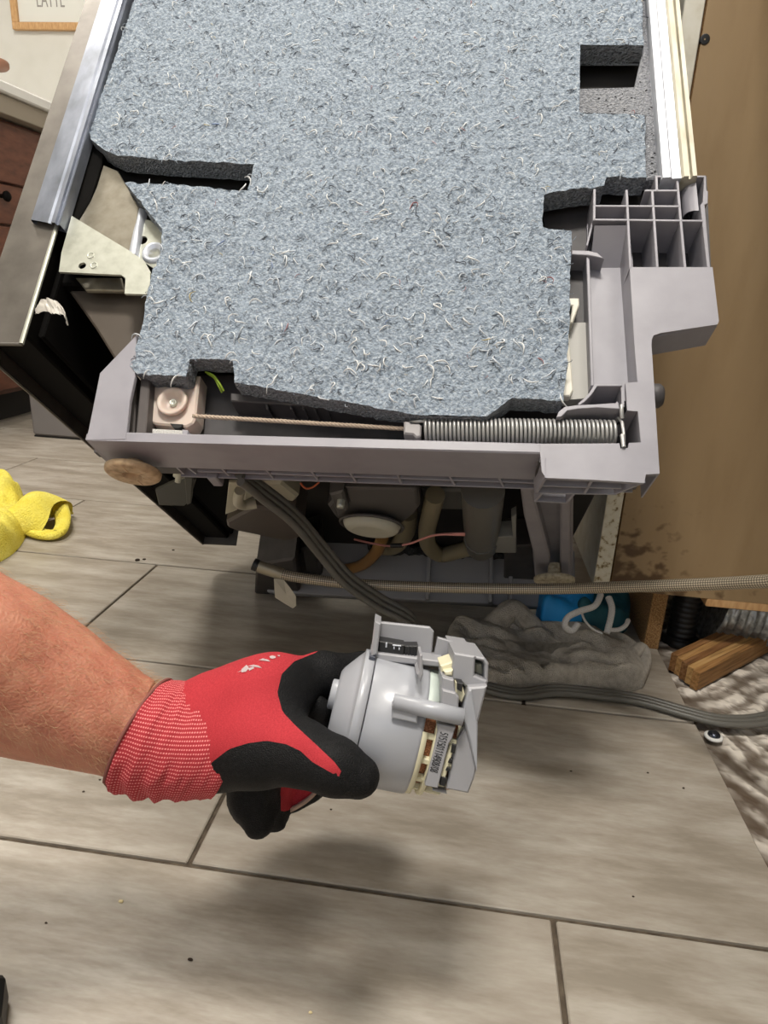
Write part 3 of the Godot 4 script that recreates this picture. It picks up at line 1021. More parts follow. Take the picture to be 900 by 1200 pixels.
func build_dishwasher():
	dw = thing("dishwasher", "tipped dishwasher without its side cover, blue grey felt side and open underside facing the viewer", "dishwasher", DW)
	var W := 0.575
	# tub
	var tub := Mb.new()
	tub.box(Transform3D(), Vector3(-0.074, 0.245, -W + 0.02), Vector3(0.462, 0.80, -0.032), 0.004)
	tub.box(Transform3D(), Vector3(0.02, 0.105, -W + 0.03), Vector3(0.44, 0.25, -0.034), 0.004)
	obj("tub", tub, M.void_dark, dw)
	build_felt()
	# door with stainless skin
	var xo := dws(50, 140).x
	var xi := -0.086
	var ub := 0.093
	var sk := Mb.new()
	var rim := -0.0035
	# near side return, outer skin, far side return
	sk.extrude(Transform3D(), PackedVector2Array([Vector2(xo, ub), Vector2(xi, ub + 0.0005), Vector2(xi, 0.82), Vector2(xo, 0.82)]), rim - 0.0022, rim, 0.0009)
	sk.box(Transform3D(), Vector3(xo, ub, -W - 0.02), Vector3(xo + 0.0016, 0.82, rim - 0.0005), 0.0006)
	sk.box(Transform3D(), Vector3(xo, ub, -W - 0.02), Vector3(-0.075, 0.82, -W - 0.0185), 0.0006)
	var door := obj("door", sk, M.steel, dw, "brushed stainless door with worn edges")
	var inn := Mb.new()
	inn.box(Transform3D(), Vector3(xo + 0.0035, ub + 0.012, -W - 0.0175), Vector3(xi - 0.004, 0.82, rim - 0.004), 0.002)
	inn.box(Transform3D(), Vector3(xi - 0.003, ub + 0.02, -W - 0.0175), Vector3(xi + 0.002, 0.82, rim - 0.02), 0.002)
	obj("inner_panel", inn, M.black_metal, door)
	var edge := Mb.new()
	var pth := [Vector3(xi - 0.001, ub, rim - 0.0005), Vector3(xi - 0.001, 0.262, rim - 0.0005)]
	edge.tube(pth, 0.0022, 8)
	obj("folded_edge", edge, M.zinc, door)
	var e2 := Mb.new()
	e2.tube([Vector3(xo + 0.001, ub, -W - 0.018), Vector3(xo + 0.001, ub, rim - 0.002)], 0.0017, 6)
	e2.tube([Vector3(xo + 0.001, ub, rim - 0.001), Vector3(xi, ub, rim - 0.001)], 0.0016, 6)
	obj("bottom_edge", e2, M.steel, door)
	# torn scrap of clear wrap on the door edge
	var scr := Mb.new(true)
	var sp := [dws(42, 366, 0.004), dws(52, 358, 0.008), dws(62, 360, 0.013), dws(70, 362, 0.012), dws(76, 368, 0.015), dws(80, 382, 0.01)]
	var ring_list := []
	var sm := smooth_path(sp, 5)
	for i in sm.size():
		var f := float(i) / (sm.size() - 1)
		var wd := 0.0085 * (0.5 + 0.9 * sin(PI * clampf(f * 1.1, 0, 1))) * (1.0 - 0.75 * f * f)
		var row := []
		for k in 7:
			var v := (k - 3) / 3.0
			row.append(sm[i] + Vector3(0.3, -1, 0.0) * wd * v * 0.7 + Vector3(0, 0, 0.004 * fuzz.get_noise_2d(i * 0.9, k * 1.3) + 0.001))
		ring_list.append(row)
	scr.skin(ring_list, false)
	var wrap_m := plain(Color(0.86, 0.84, 0.8, 0.75), 0.3)
	wrap_m.transparency = BaseMaterial3D.TRANSPARENCY_ALPHA
	obj("torn_wrap", scr, wrap_m, dw, "torn scrap of clear plastic wrap")
	# rail along the felt's left edge
	var rl := Mb.new()
	var lo := dws(37, 259)
	var hi := dws(72, 266)
	var x0 := lo.x
	var x1 := hi.x
	var prof := [Vector2(x0, 0.0), Vector2(x0 + 0.0008, 0.0022), Vector2(x0 + (x1 - x0) * 0.6, 0.0026), Vector2(x0 + (x1 - x0) * 0.66, 0.0012), Vector2(x0 + (x1 - x0) * 0.7, 0.0012), Vector2(x0 + (x1 - x0) * 0.74, 0.004), Vector2(x0 + (x1 - x0) * 0.86, 0.004), Vector2(x0 + (x1 - x0) * 0.88, 0.0015), Vector2(x0 + (x1 - x0) * 0.93, 0.0015), Vector2(x1, 0.003), Vector2(x1 + 0.001, -0.008), Vector2(x0, -0.003)]
	var ra := []
	var steps := 26
	for i in steps + 1:
		var y := lerpf(lo.y, 0.82, float(i) / steps)
		var row := []
		for q in prof:
			var yy := y
			if i == 0:
				yy = lerpf(lo.y, hi.y, clampf((q.x - x0) / (x1 - x0), 0, 1)) + 0.0006 * fuzz.get_noise_1d(q.x * 900.0)
			row.append(Vector3(q.x, yy, q.y))
		ra.append(row)
	rl.smooth(false)
	for r in steps:
		for i in prof.size():
			var j := (i + 1) % prof.size()
			rl.quad(ra[r][j], ra[r][i], ra[r + 1][i], ra[r + 1][j])
	obj("edge_rail", rl, M.rail, dw, "dark blue grey metal rail beside the felt")
	# rear flange
	var fl := Mb.new()
	var fx := dws(758, 0).x
	var fx1 := dws(795, 0).x
	var fy := dws(785, 207).y - 0.004
	var w := fx1 - fx
	var fp := [[0.0, 0.0], [0.03, 0.003], [0.24, 0.0036], [0.3, 0.0018], [0.55, 0.0022]]
	var fp2 := [[0.56, 0.0015], [0.62, 0.0040], [0.74, 0.0042], [0.77, 0.0010], [0.82, 0.0010], [0.85, 0.0044], [0.97, 0.0044], [1.0, -0.002]]
	for set_ in [[fp, M.aluminium, "rear_flange"], [fp2, M.cream_metal, "rear_seam"]]:
		var mb := Mb.new()
		var pp := PackedVector2Array()
		for q in set_[0]: pp.append(Vector2(fx + q[0] * w, q[1]))
		pp.append(Vector2(pp[pp.size() - 1].x, -0.012)); pp.append(Vector2(pp[0].x, -0.012))
		mb.extrude(Transform3D(Basis(Vector3.RIGHT, Vector3.BACK, Vector3.DOWN), Vector3.ZERO), pp, -0.82, -fy)
		obj(set_[2], mb, set_[1], dw)
	build_hinge_plates()
	build_base()

func build_hinge_plates():
	# zinc plates in the gap left of the felt
	var a := Mb.new()
	holed(a, P([84, 253, 153, 294.6, 169, 305.7, 176, 318, 176, 345, 146, 344, 147, 326, 142, 322, 69, 318.5, 72, 296], -0.006), [[on_frame(DW, 96.4, 311.3, -0.006), 0.0036]], -0.0085, -0.006, 0.0)
	for h in [[110, 311], [106.4, 299.4]]:
		var p := on_frame(DW, h[0], h[1], -0.006)
		a.smooth(true)
		a.lathe(Transform3D(Basis(Vector3.BACK, Vector3.UP, Vector3.LEFT), Vector3(p.x, p.y, -0.006)), [Vector2(-0.0005, 0.0036), Vector2(0.0007, 0.0034), Vector2(0.0007, 0.0028), Vector2(-0.0004, 0.0024), Vector2(-0.0006, 0.0)], 18)
		a.smooth(false)
	obj("hinge_bracket", a, M.zinc, dw, "zinc hinge bracket with three small holes")
	var b := Mb.new()
	b.extrude(Transform3D(), P([121, 193, 138, 200, 163, 243, 155, 296, 120, 292, 90, 262, 106, 235, 113, 219], -0.013), -0.016, -0.013, 0.0008)
	var fold := Mb.new(true)
	fold.sweep([dws(164, 245, -0.014), dws(153, 297, -0.012)], [Vector2(-0.004, -0.003), Vector2(-0.002, 0.0), Vector2(0.001, 0.001), Vector2(0.004, -0.001), Vector2(0.005, -0.006)], Vector3.BACK, false)
	var sp := obj("side_plate", b, M.zinc_warm, dw)
	obj("fold", fold, M.aluminium, sp)
	var c := Mb.new()
	var hc := on_frame(DW, 167, 281.5, -0.018)
	holed(c, P([164, 256, 196, 262, 196, 325, 158, 300], -0.018), [[hc, 0.0048]], -0.02, -0.018, 0.0)
	var sp2 := obj("bolt_plate", c, M.zinc, dw)
	var em := Mb.new(true)
	var ec := on_frame(DW, 181, 297, -0.018)
	em.lathe(Transform3D(Basis(Vector3.BACK, Vector3.UP, Vector3.LEFT), Vector3(ec.x, ec.y, -0.018)), [Vector2(0.0, 0.012), Vector2(0.003, 0.0105), Vector2(0.003, 0.008), Vector2(0.0, 0.006), Vector2(0.0, 0.0)], 24)
	obj("boss", em, M.aluminium, sp2)
	# black inner door strip between rail and plate
	var d := Mb.new()
	d.extrude(Transform3D(), P([108, 160, 122, 178, 118, 195, 104, 236, 90, 258, 78, 262], -0.011), -0.03, -0.011, 0.001)
	obj("hinge_cover", d, M.black_metal, dw)
	# kick recess behind the bracket
	var k := Mb.new()
	k.extrude(Transform3D(), P([62, 318, 180, 318, 178, 334, 66, 333], -0.028), -0.05, -0.028, 0.002)
	obj("bracket_backing", k, M.black_metal, dw)
	var q := Mb.new()
	q.extrude(Transform3D(), P([76, 334, 190, 332, 185, 470, 165, 470, 112, 385], -0.038), -0.046, -0.038, 0.002)
	obj("kick_plate", q, plain(c8(86, 77, 68), 0.5), dw)
	var s := Mb.new()
	s.extrude(Transform3D(), P([88, 325, 142, 325, 146, 341, 100, 340], -0.022), -0.026, -0.022, 0.001)
	obj("lower_tab", s, M.zinc_warm, dw)

func build_base():
	var W := 0.575
	# front left plate, bottom bar, sole
	var b := Mb.new()
	plate(b, [160, 392, 117, 437, 101, 516, 147.5, 515, 152, 470, 158, 442], -0.004, 0.0, 0.0005)
	plate(b, [101, 516, 147, 514.5, 147, 506, 635, 519, 635, 531.5], -0.05, 0.0, 0.0012)
	var bar := obj("base_frame", b, M.plastic, dw, "grey moulded plastic base frame")
	# left end wall behind the plate, runs along the machine's width
	var lw := Mb.new()
	var pl := on_frame(DW, 117, 437, 0.0)
	var pb := on_frame(DW, 101, 516, 0.0)
	lw.quad(Vector3(pb.x, pb.y, -0.003), Vector3(pb.x + 0.02, pb.y, -0.055), Vector3(pl.x + 0.02, pl.y, -0.055), Vector3(pl.x, pl.y, -0.003))
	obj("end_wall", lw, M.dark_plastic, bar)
	# skirt below the bar: solid strip facing the floor
	var sk := Mb.new()
	var s0 := bottom(103, 519); var s1 := bottom(126, 544); var s2 := bottom(635, 562); var s3 := bottom(635, 533)
	var prof := PackedVector2Array([Vector2(s0.x, -0.0005), Vector2(s3.x, -0.0005), Vector2(s3.x, s2.z), Vector2(s1.x + 0.02, s2.z), Vector2(s1.x, s1.z)])
	sk.extrude(Transform3D(Basis(Vector3.RIGHT, Vector3.FORWARD, Vector3.UP), Vector3.ZERO), PackedVector2Array([Vector2(prof[0].x, 0.0005), Vector2(prof[1].x, 0.0005), Vector2(prof[2].x, -prof[2].y), Vector2(prof[3].x, -prof[3].y), Vector2(prof[4].x, -prof[4].y)]), 0.0008, 0.006)
	obj("skirt", sk, M.plastic_low, bar)
	# rib lattice under the skirt
	var lat := Node3D.new()
	lat.name = "sole_lattice"
	dw.add_child(lat, true)
	lat.set_meta("label", "lattice of ribs under the base's lower edge")
	var roof := Mb.new()
	var za := bottom(300, 549).z
	var zb := bottom(300, 562).z
	var zc := zb - 0.002
	roof.box(Transform3D(), Vector3(0.02, 0.012, zc - 0.02), Vector3(0.45, 0.016, za + 0.004))
	var roof_o := obj("roof", roof, M.dark_plastic, lat)
	var zm := (za + zb) / 2
	var along := [[za, 0.03, 0.44], [zm, 0.07, 0.442], [zb, 0.05, 0.442]]
	for q in along:
		var mb := Mb.new()
		mb.box(Transform3D(), Vector3(q[1], 0.0002, q[0] - 0.0009), Vector3(q[2], 0.013, q[0] + 0.0009), 0.0004)
		obj("rib", mb, M.plastic, lat)
	for q in [[202, 543.5, 215, 556], [215, 545, 230, 556], [256, 546, 268, 558], [310, 549, 320, 561], [365, 553, 372, 563], [409, 553, 417, 565], [465, 555, 470, 567], [527, 559, 533, 569], [585, 561, 590, 571], [628, 563, 634, 573]]:
		var c0 := bottom(q[0], q[1]); var c1 := bottom(q[2], q[3])
		var mb := Mb.new()
		var d := (c1 - c0).normalized()
		var sd := Vector3(d.z, 0, -d.x) * 0.0009
		mb.extrude(Transform3D(Basis(Vector3.RIGHT, Vector3.FORWARD, Vector3.UP), Vector3.ZERO), PackedVector2Array([Vector2((c0 - sd).x, -(c0 - sd).z), Vector2((c0 + sd).x, -(c0 + sd).z), Vector2((c1 + sd).x, -(c1 + sd).z), Vector2((c1 - sd).x, -(c1 - sd).z)]), 0.0002, 0.013)
		obj("rib", mb, M.plastic, lat)
	for q in [[242, 558, 262, 568], [280, 560, 292, 572]]:
		var t0 := bottom(q[0], q[1]); var t1 := bottom(q[2], q[3])
		var mb := Mb.new()
		mb.box(Transform3D(), Vector3(t0.x, -0.002, t1.z), Vector3(t1.x, 0.012, t0.z), 0.001)
		obj("clip_tab", mb, M.plastic_low, lat)
	# recess behind the cable
	var rc := Mb.new()
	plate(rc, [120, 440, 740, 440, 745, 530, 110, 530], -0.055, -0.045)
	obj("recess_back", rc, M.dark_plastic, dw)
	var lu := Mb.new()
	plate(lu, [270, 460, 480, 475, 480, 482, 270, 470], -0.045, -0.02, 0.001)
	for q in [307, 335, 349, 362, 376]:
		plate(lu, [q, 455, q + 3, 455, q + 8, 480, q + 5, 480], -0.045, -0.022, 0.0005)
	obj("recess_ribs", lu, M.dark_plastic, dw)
	# posts left of the pulley
	var ps := Mb.new()
	plate(ps, [150, 440, 160, 440, 157, 516, 148, 516], -0.04, -0.014, 0.001)
	plate(ps, [165, 440, 176, 440, 170, 516, 158, 516], -0.04, -0.010, 0.001)
	obj("guide_posts", ps, plain(c8(84, 78, 76), 0.6), dw)
	# right lower corner, column and bumper
	var col := Mb.new()
	plate(col, [743.5, 404, 747, 447.5, 733, 448.5, 735, 481, 747.5, 482, 751, 518.5, 737, 519, 736, 525, 727, 525.5, 726, 519.5, 632, 520, 635, 553, 640, 560, 700, 562.5, 755, 566, 757, 556, 773, 555, 763.5, 404], -0.0035, 0.0, 0.0)
	var colo := obj("rear_column", col, M.plastic, dw, "grey plastic rear corner of the base")
	# returns of the corner, so that it reads as a moulding
	for q in [[632, 520, 635, 553, 638, 556, 638, 520], [764, 411, 773, 555, 771, 555, 762, 411], [746.5, 482, 750, 518.5, 753, 518.5, 749, 482], [735, 481, 747, 482, 747, 479.5, 735, 478.5]]:
		var one := Mb.new()
		plate(one, q, -0.05, -0.002)
		obj("return_wall", one, M.plastic, colo)
	# lattice under the corner
	var l2 := Node3D.new()
	l2.name = "corner_lattice"
	dw.add_child(l2, true)
	var ur := dws(700, 562).y
	for q in [[640, 560, 629, 578], [694, 563, 685, 579], [755, 566, 720, 580], [635, 570, 728, 573], [629, 578, 722, 580], [672, 580, 664, 590], [635, 579, 627, 588], [627, 588, 665, 590]]:
		var a := bottom(q[0], q[1], ur); var c := bottom(q[2], q[3], ur)
		var d := (c - a).normalized()
		var sd := Vector3(d.z, 0, -d.x) * 0.001
		var mb := Mb.new()
		mb.extrude(Transform3D(Basis(Vector3.RIGHT, Vector3.FORWARD, Vector3.UP), Vector3.ZERO), PackedVector2Array([Vector2((a - sd).x, -(a - sd).z), Vector2((a + sd).x, -(a + sd).z), Vector2((c + sd).x, -(c + sd).z), Vector2((c - sd).x, -(c - sd).z)]), ur + 0.0002, ur + 0.016)
		obj("rib", mb, M.plastic, l2)
	var rf := Mb.new()
	var r0 := bottom(632, 562, ur); var r1 := bottom(706, 586, ur)
	rf.box(Transform3D(), Vector3(r0.x, ur + 0.014, r1.z + 0.008), Vector3(r1.x, ur + 0.018, r0.z), 0.0)
	obj("roof", rf, M.dark_plastic, l2)
	# bumper: flat plate with a rear block
	var bm := Mb.new()
	plate(bm, [738, 313, 835, 313, 842.5, 376, 841, 380, 775, 390, 766, 393, 763.8, 398, 763.5, 404, 743.5, 404], -0.004, 0.0, 0.0)
	var pbl := P([766, 392, 842, 379, 836, 313, 829, 313], -0.004)
	bm.extrude(Transform3D(), P([764, 393, 842, 379, 836, 313, 740, 313], 0.0), -0.03, -0.003)
	var bo := obj("rear_bumper", bm, M.plastic, dw, "grey plastic rear spacer block")
	# lattice above the bumper
	var lt := Node3D.new()
	lt.name = "spacer_lattice"
	dw.add_child(lt, true)
	lt.set_meta("label", "grey plastic lattice of open square cells")
	var f := func(x, y): return on_frame(DW, x, y, 0.0)
	for q in [[769.5, 206.5, 826, 206.5], [757, 223, 794.5, 223], [697, 241, 796, 241.5], [696.5, 257, 823.5, 258.5], [697, 222, 696.5, 257], [734.5, 223, 739, 314], [764.5, 223, 770.5, 312], [793.5, 207, 803, 313], [769.5, 206.5, 770, 223]]:
		rib(lt, f.call(q[0], q[1]), f.call(q[2], q[3]), -0.038, 0.0, 0.0021)
	var ow := Mb.new()
	ow.extrude(Transform3D(), P([825, 206, 827.5, 206, 828, 223, 830, 224, 829.5, 238, 826, 240, 832.5, 314, 829, 314, 821, 240, 824, 236], 0.0), -0.038, 0.0, 0.0004)
	obj("outer_wall", ow, M.plastic, lt)
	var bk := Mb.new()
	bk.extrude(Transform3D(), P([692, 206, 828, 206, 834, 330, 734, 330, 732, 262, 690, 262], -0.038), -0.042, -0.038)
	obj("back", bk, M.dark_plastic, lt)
	for q in [[741, 304, 768, 311], [773, 304, 800, 311], [804, 304, 828, 311]]:
		var w := Mb.new()
		var p0 := on_frame(DW, q[0], 314, 0.0); var p1 := on_frame(DW, q[2], 314, 0.0)
		w.quad(Vector3(p0.x, p0.y, -0.004), Vector3(p1.x, p1.y, -0.004), Vector3(p1.x, p1.y + 0.012, -0.038), Vector3(p0.x, p0.y + 0.012, -0.038))
		obj("sloped_floor", w, M.plastic, lt)
	var hc := Mb.new(true)
	var rings := []
	for i in 11:
		var a := PI * 0.05 + PI * 0.62 * i / 10.0
		var cx := on_frame(DW, 821, 230, 0.0)
		rings.append([Vector3(cx.x - 0.011 * sin(a), cx.y + 0.017, -0.013 + 0.011 * cos(a)), Vector3(cx.x - 0.011 * sin(a), cx.y - 0.014 + 0.004 * sin(a), -0.013 + 0.011 * cos(a))])
	hc.skin(rings, false)
	obj("curved_web", hc, M.plastic, lt)
	# channel beside the felt
	var ch := Mb.new()
	ch.extrude(Transform3D(), P([688, 262, 738, 262, 741, 300, 752, 470, 690, 470], -0.026), -0.03, -0.026)
	obj("channel_floor", ch, M.plastic, dw)
	var cw := Mb.new()
	var wl := P([735, 262, 739, 314, 748, 448], 0.0)
	var wf := P([724, 262, 727, 318, 736, 448], -0.026)
	for i in 2:
		cw.quad(Vector3(wf[i + 1].x, wf[i + 1].y, -0.026), Vector3(wl[i + 1].x, wl[i + 1].y, -0.001), Vector3(wl[i].x, wl[i].y, -0.001), Vector3(wf[i].x, wf[i].y, -0.026))
	cw.quad(Vector3(wl[0].x, wl[0].y, -0.002), Vector3(on_frame(DW, 697, 258).x, wl[0].y, -0.002), Vector3(on_frame(DW, 697, 258).x, wl[0].y - 0.024, -0.026), Vector3(wf[0].x, wl[0].y - 0.024, -0.026))
	obj("channel_wall", cw, M.plastic, dw)
	var cr := Mb.new()
	cr.extrude(Transform3D(), P([687, 300, 691, 303, 692, 330, 696, 452, 692.5, 452, 688, 330], -0.012), -0.03, -0.012, 0.0005)
	cr.extrude(Transform3D(), P([670, 293, 690, 293.5, 700, 296, 708, 303, 700, 301, 690, 299, 670, 298], -0.010), -0.03, -0.010, 0.0005)
	cr.extrude(Transform3D(), P([697, 258, 693, 272, 689, 288, 687, 287, 691, 270, 694.5, 256], -0.006), -0.03, -0.006, 0.0005)
	obj("channel_ribs", cr, M.plastic, dw)
	# inner strips between felt and channel
	var st := Mb.new()
	st.extrude(Transform3D(), P([660, 388, 666.5, 388, 672, 457, 668, 464, 656, 464], -0.012), -0.02, -0.012, 0.001)
	st.extrude(Transform3D(), P([666, 349, 678.5, 349, 679, 357, 671, 378, 668, 378, 671, 358, 666, 358], -0.012), -0.024, -0.012, 0.0008)
	obj("white_clip", st, M.white_paint, dw, "white plastic clip beside the felt edge")
	var sd := Mb.new()
	sd.extrude(Transform3D(), P([655, 378, 690, 378, 694, 466, 650, 470], -0.024), -0.034, -0.024)
	obj("pale_panel", sd, plain(c8(160, 158, 152), 0.5), dw)
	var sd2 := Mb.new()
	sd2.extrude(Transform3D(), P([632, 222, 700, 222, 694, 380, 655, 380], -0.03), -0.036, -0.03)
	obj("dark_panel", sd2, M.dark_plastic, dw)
	# curved bracket over the spring
	var br := Mb.new()
	br.extrude(Transform3D(), P([697, 450, 729, 450, 729, 452.5, 700, 452.5, 693, 463, 685, 471, 679, 475, 677, 473, 684, 467, 690, 461], 0.0), -0.03, 0.0, 0.0004)
	br.extrude(Transform3D(), P([652, 489, 655, 482, 662, 476.5, 677, 474.5, 700, 473.5, 722, 472, 723, 470, 725, 472, 726, 479, 723, 479, 700, 477.5, 677, 479, 665, 481, 658, 488], 0.0), -0.03, 0.0, 0.0004)
	br.extrude(Transform3D(), P([728, 450, 731, 450, 732, 476, 729, 476], 0.0), -0.03, -0.001)
	obj("spring_bracket", br, M.plastic, dw)
	var kn := Mb.new(true)
	var kq := dws(769, 464, -0.012)
	kn.lathe(Transform3D(Basis(), kq), [Vector2(-0.006, 0.0), Vector2(-0.006, 0.0095), Vector2(0.002, 0.0095), Vector2(0.0045, 0.0075), Vector2(0.005, 0.0)], 20)
	obj("rear_roller", kn, M.dark_plastic, dw)
	build_spring()
	# front foot
	foot(bottom(155, 558, -0.014), M.foot, 0.0235, 0.012)

func foot(at: Vector3, m: Material, r: float, drop: float):
	var f := Mb.new(true)
	var X := Transform3D(Basis(Vector3.UP, Vector3.RIGHT, Vector3.FORWARD), at)
	f.lathe(X, [Vector2(0.004, 0.0), Vector2(0.004, r * 0.3), Vector2(0.0, r * 0.36), Vector2(0.0, r * 0.9), Vector2(0.0015, r * 0.98), Vector2(0.003, r), Vector2(0.0055, r), Vector2(0.0065, r * 0.95), Vector2(0.008, r * 0.5), Vector2(0.012, r * 0.3), Vector2(drop + 0.012, r * 0.28)], 32)
	var o := obj("foot", f, m, dw, "round tan plastic levelling foot")
	for i in 6:
		var a := TAU * i / 6.0
		var rb := Mb.new()
		rb.box(Transform3D(Basis(Vector3.UP, a), at), Vector3(-0.0012, -0.0004, r * 0.36), Vector3(0.0012, 0.004, r * 0.88), 0.0004)
		obj("rib", rb, m, o)

func build_spring():
	var a := dws(498, 504, -0.014)
	var b := dws(722, 507.5, -0.014)
	var path := []
	var d := (b - a)
	var t := d.normalized()
	var s := Vector3.BACK
	var u := s.cross(t)
	var R := 0.0092
	var turns := 46.0
	for i in int(turns * 14) + 1:
		var f := float(i) / (turns * 14)
		var ang := TAU * turns * f
		# the first two coils are a little open
		var g := f
		path.append(a + d * g + (u * cos(ang) + s * sin(ang)) * R)
	# hook at the far end
	var hk := dws(729, 521, -0.006)
	path.append_array([dws(725, 490, -0.008), dws(729, 495, -0.004), dws(731, 508, -0.002), dws(731, 521, -0.004)])
	var m := Mb.new(true)
	m.tube(path, 0.00135, 6)
	var sp := obj("spring", m, M.spring, dw, "tightly wound bright steel spring")
	var h := Mb.new(true)
	h.tube([dws(728, 475, -0.002), dws(728.5, 482, -0.001), dws(729, 490, -0.004)], 0.0016, 8)
	h.tube([dws(729, 510, -0.001), dws(730, 517, 0.001), dws(731, 524, 0.001)], 0.0016, 8)
	obj("hook", h, M.spring, sp)
	var h2 := Mb.new(true)
	h2.tube(smooth_path([dws(480, 495, -0.012), dws(488, 494, -0.008), dws(498, 494, -0.008), dws(506, 497, -0.01), dws(508, 504, -0.012)], 4), 0.0015, 8)
	obj("hook", h2, M.spring, sp)
	# cable
	var ca := dws(226, 487.5, -0.012)
	var cb := dws(476, 502.5, -0.014)
	var cm := Mb.new(true)
	for k in 3:
		var pts := []
		for i in 140:
			var f := i / 139.0
			var an := f * 110.0 + TAU * k / 3.0
			pts.append(ca.lerp(cb, f) + (Vector3.UP * cos(an) + Vector3.BACK * sin(an)) * 0.0009)
		cm.tube(pts, 0.0011, 5)
	obj("cable", cm, M.cable, dw, "twisted tan pull cable")
	var ce := Mb.new()
	plate(ce, [473, 493, 480, 493, 482, 496, 491, 496, 494, 499, 493, 511, 488, 513, 484, 509, 473, 508], -0.02, -0.007, 0.0012)
	obj("cable_end", ce, plain(c8(150, 146, 146), 0.5), dw)
	# pulley
	var ho := Mb.new()
	plate(ho, [178, 440, 234, 440, 229, 490, 226, 496, 218, 500, 182, 497, 175, 494, 172, 488, 174, 470], -0.04, -0.021, 0.0015)
	obj("pulley_block", ho, M.pulley, dw, "pinkish white plastic pulley block")
	var pc := dws(200.5, 469, -0.014)
	var pw := Mb.new(true)
	pw.lathe(Transform3D(Basis(Vector3.BACK, Vector3.UP, Vector3.LEFT), Vector3(pc.x, pc.y, -0.0215)), [Vector2(0.0, 0.0112), Vector2(0.003, 0.0112), Vector2(0.0035, 0.0130), Vector2(0.0065, 0.0132), Vector2(0.0075, 0.0118), Vector2(0.0055, 0.0085), Vector2(0.0025, 0.0068), Vector2(0.0015, 0.0055), Vector2(0.0012, 0.0)], 32)
	var pu := obj("pulley_wheel", pw, M.pulley, dw)
	var sc := Mb.new(true)
	sc.lathe(Transform3D(Basis(Vector3.BACK, Vector3.UP, Vector3.LEFT), Vector3(pc.x, pc.y, -0.0205)), [Vector2(0.0, 0.0034), Vector2(0.0028, 0.0032), Vector2(0.0034, 0.0024), Vector2(0.002, 0.0016), Vector2(0.002, 0.0)], 16)
	obj("screw", sc, M.zinc, pu)
	var nt := Mb.new()
	plate(nt, [199, 496, 214, 497, 213, 500, 209, 502, 203, 501], -0.025, -0.0195, 0.0003)
	obj("slot_shade", nt, M.black_plastic, dw)
	var wb := Mb.new()
	plate(wb, [178, 502, 217, 504, 217, 517, 178, 516], -0.03, -0.010, 0.001)
	obj("foam_block", wb, M.speckle, dw, "white speckled foam block")
	var wc := Mb.new()
	plate(wc, [213, 503, 220, 504, 220, 518, 215, 518], -0.02, -0.003, 0.0006)
	obj("end_clip", wc, M.plastic, dw)
	# earth wire in the felt notch
	var ew := Mb.new(true)
	ew.tube(smooth_path([dws(241, 436, -0.02), dws(250, 440, -0.017), dws(257, 449, -0.017), dws(262, 458, -0.022)], 5), 0.0009, 7)
	ew.tube(smooth_path([dws(243, 438, -0.022), dws(251, 443, -0.019), dws(256, 452, -0.019), dws(260, 460, -0.024)], 5), 0.0008, 7)
	obj("earth_wire", ew, plain(c8(150, 178, 56), 0.5), dw, "green yellow earth wire")

# ---------------------------------------------------------------- open underside of the dishwasher
func bq(a: Array, u: float) -> PackedVector2Array:      # pixel outline on the plane y = u of the machine, as (x, -z)
	var out := PackedVector2Array()
	for i in range(0, a.size(), 2):
		var p := bottom(a[i], a[i + 1], u)
		out.append(Vector2(p.x, -p.z))
	return out
var UNDER := Transform3D(Basis(Vector3.RIGHT, Vector3.FORWARD, Vector3.UP), Vector3.ZERO)
func hang(mb, a: Array, u: float, h: float, bevel := 0.001):   # a block whose lower face is at y = u
	mb.extrude(UNDER, bq(a, u), u, u + h, bevel, true)

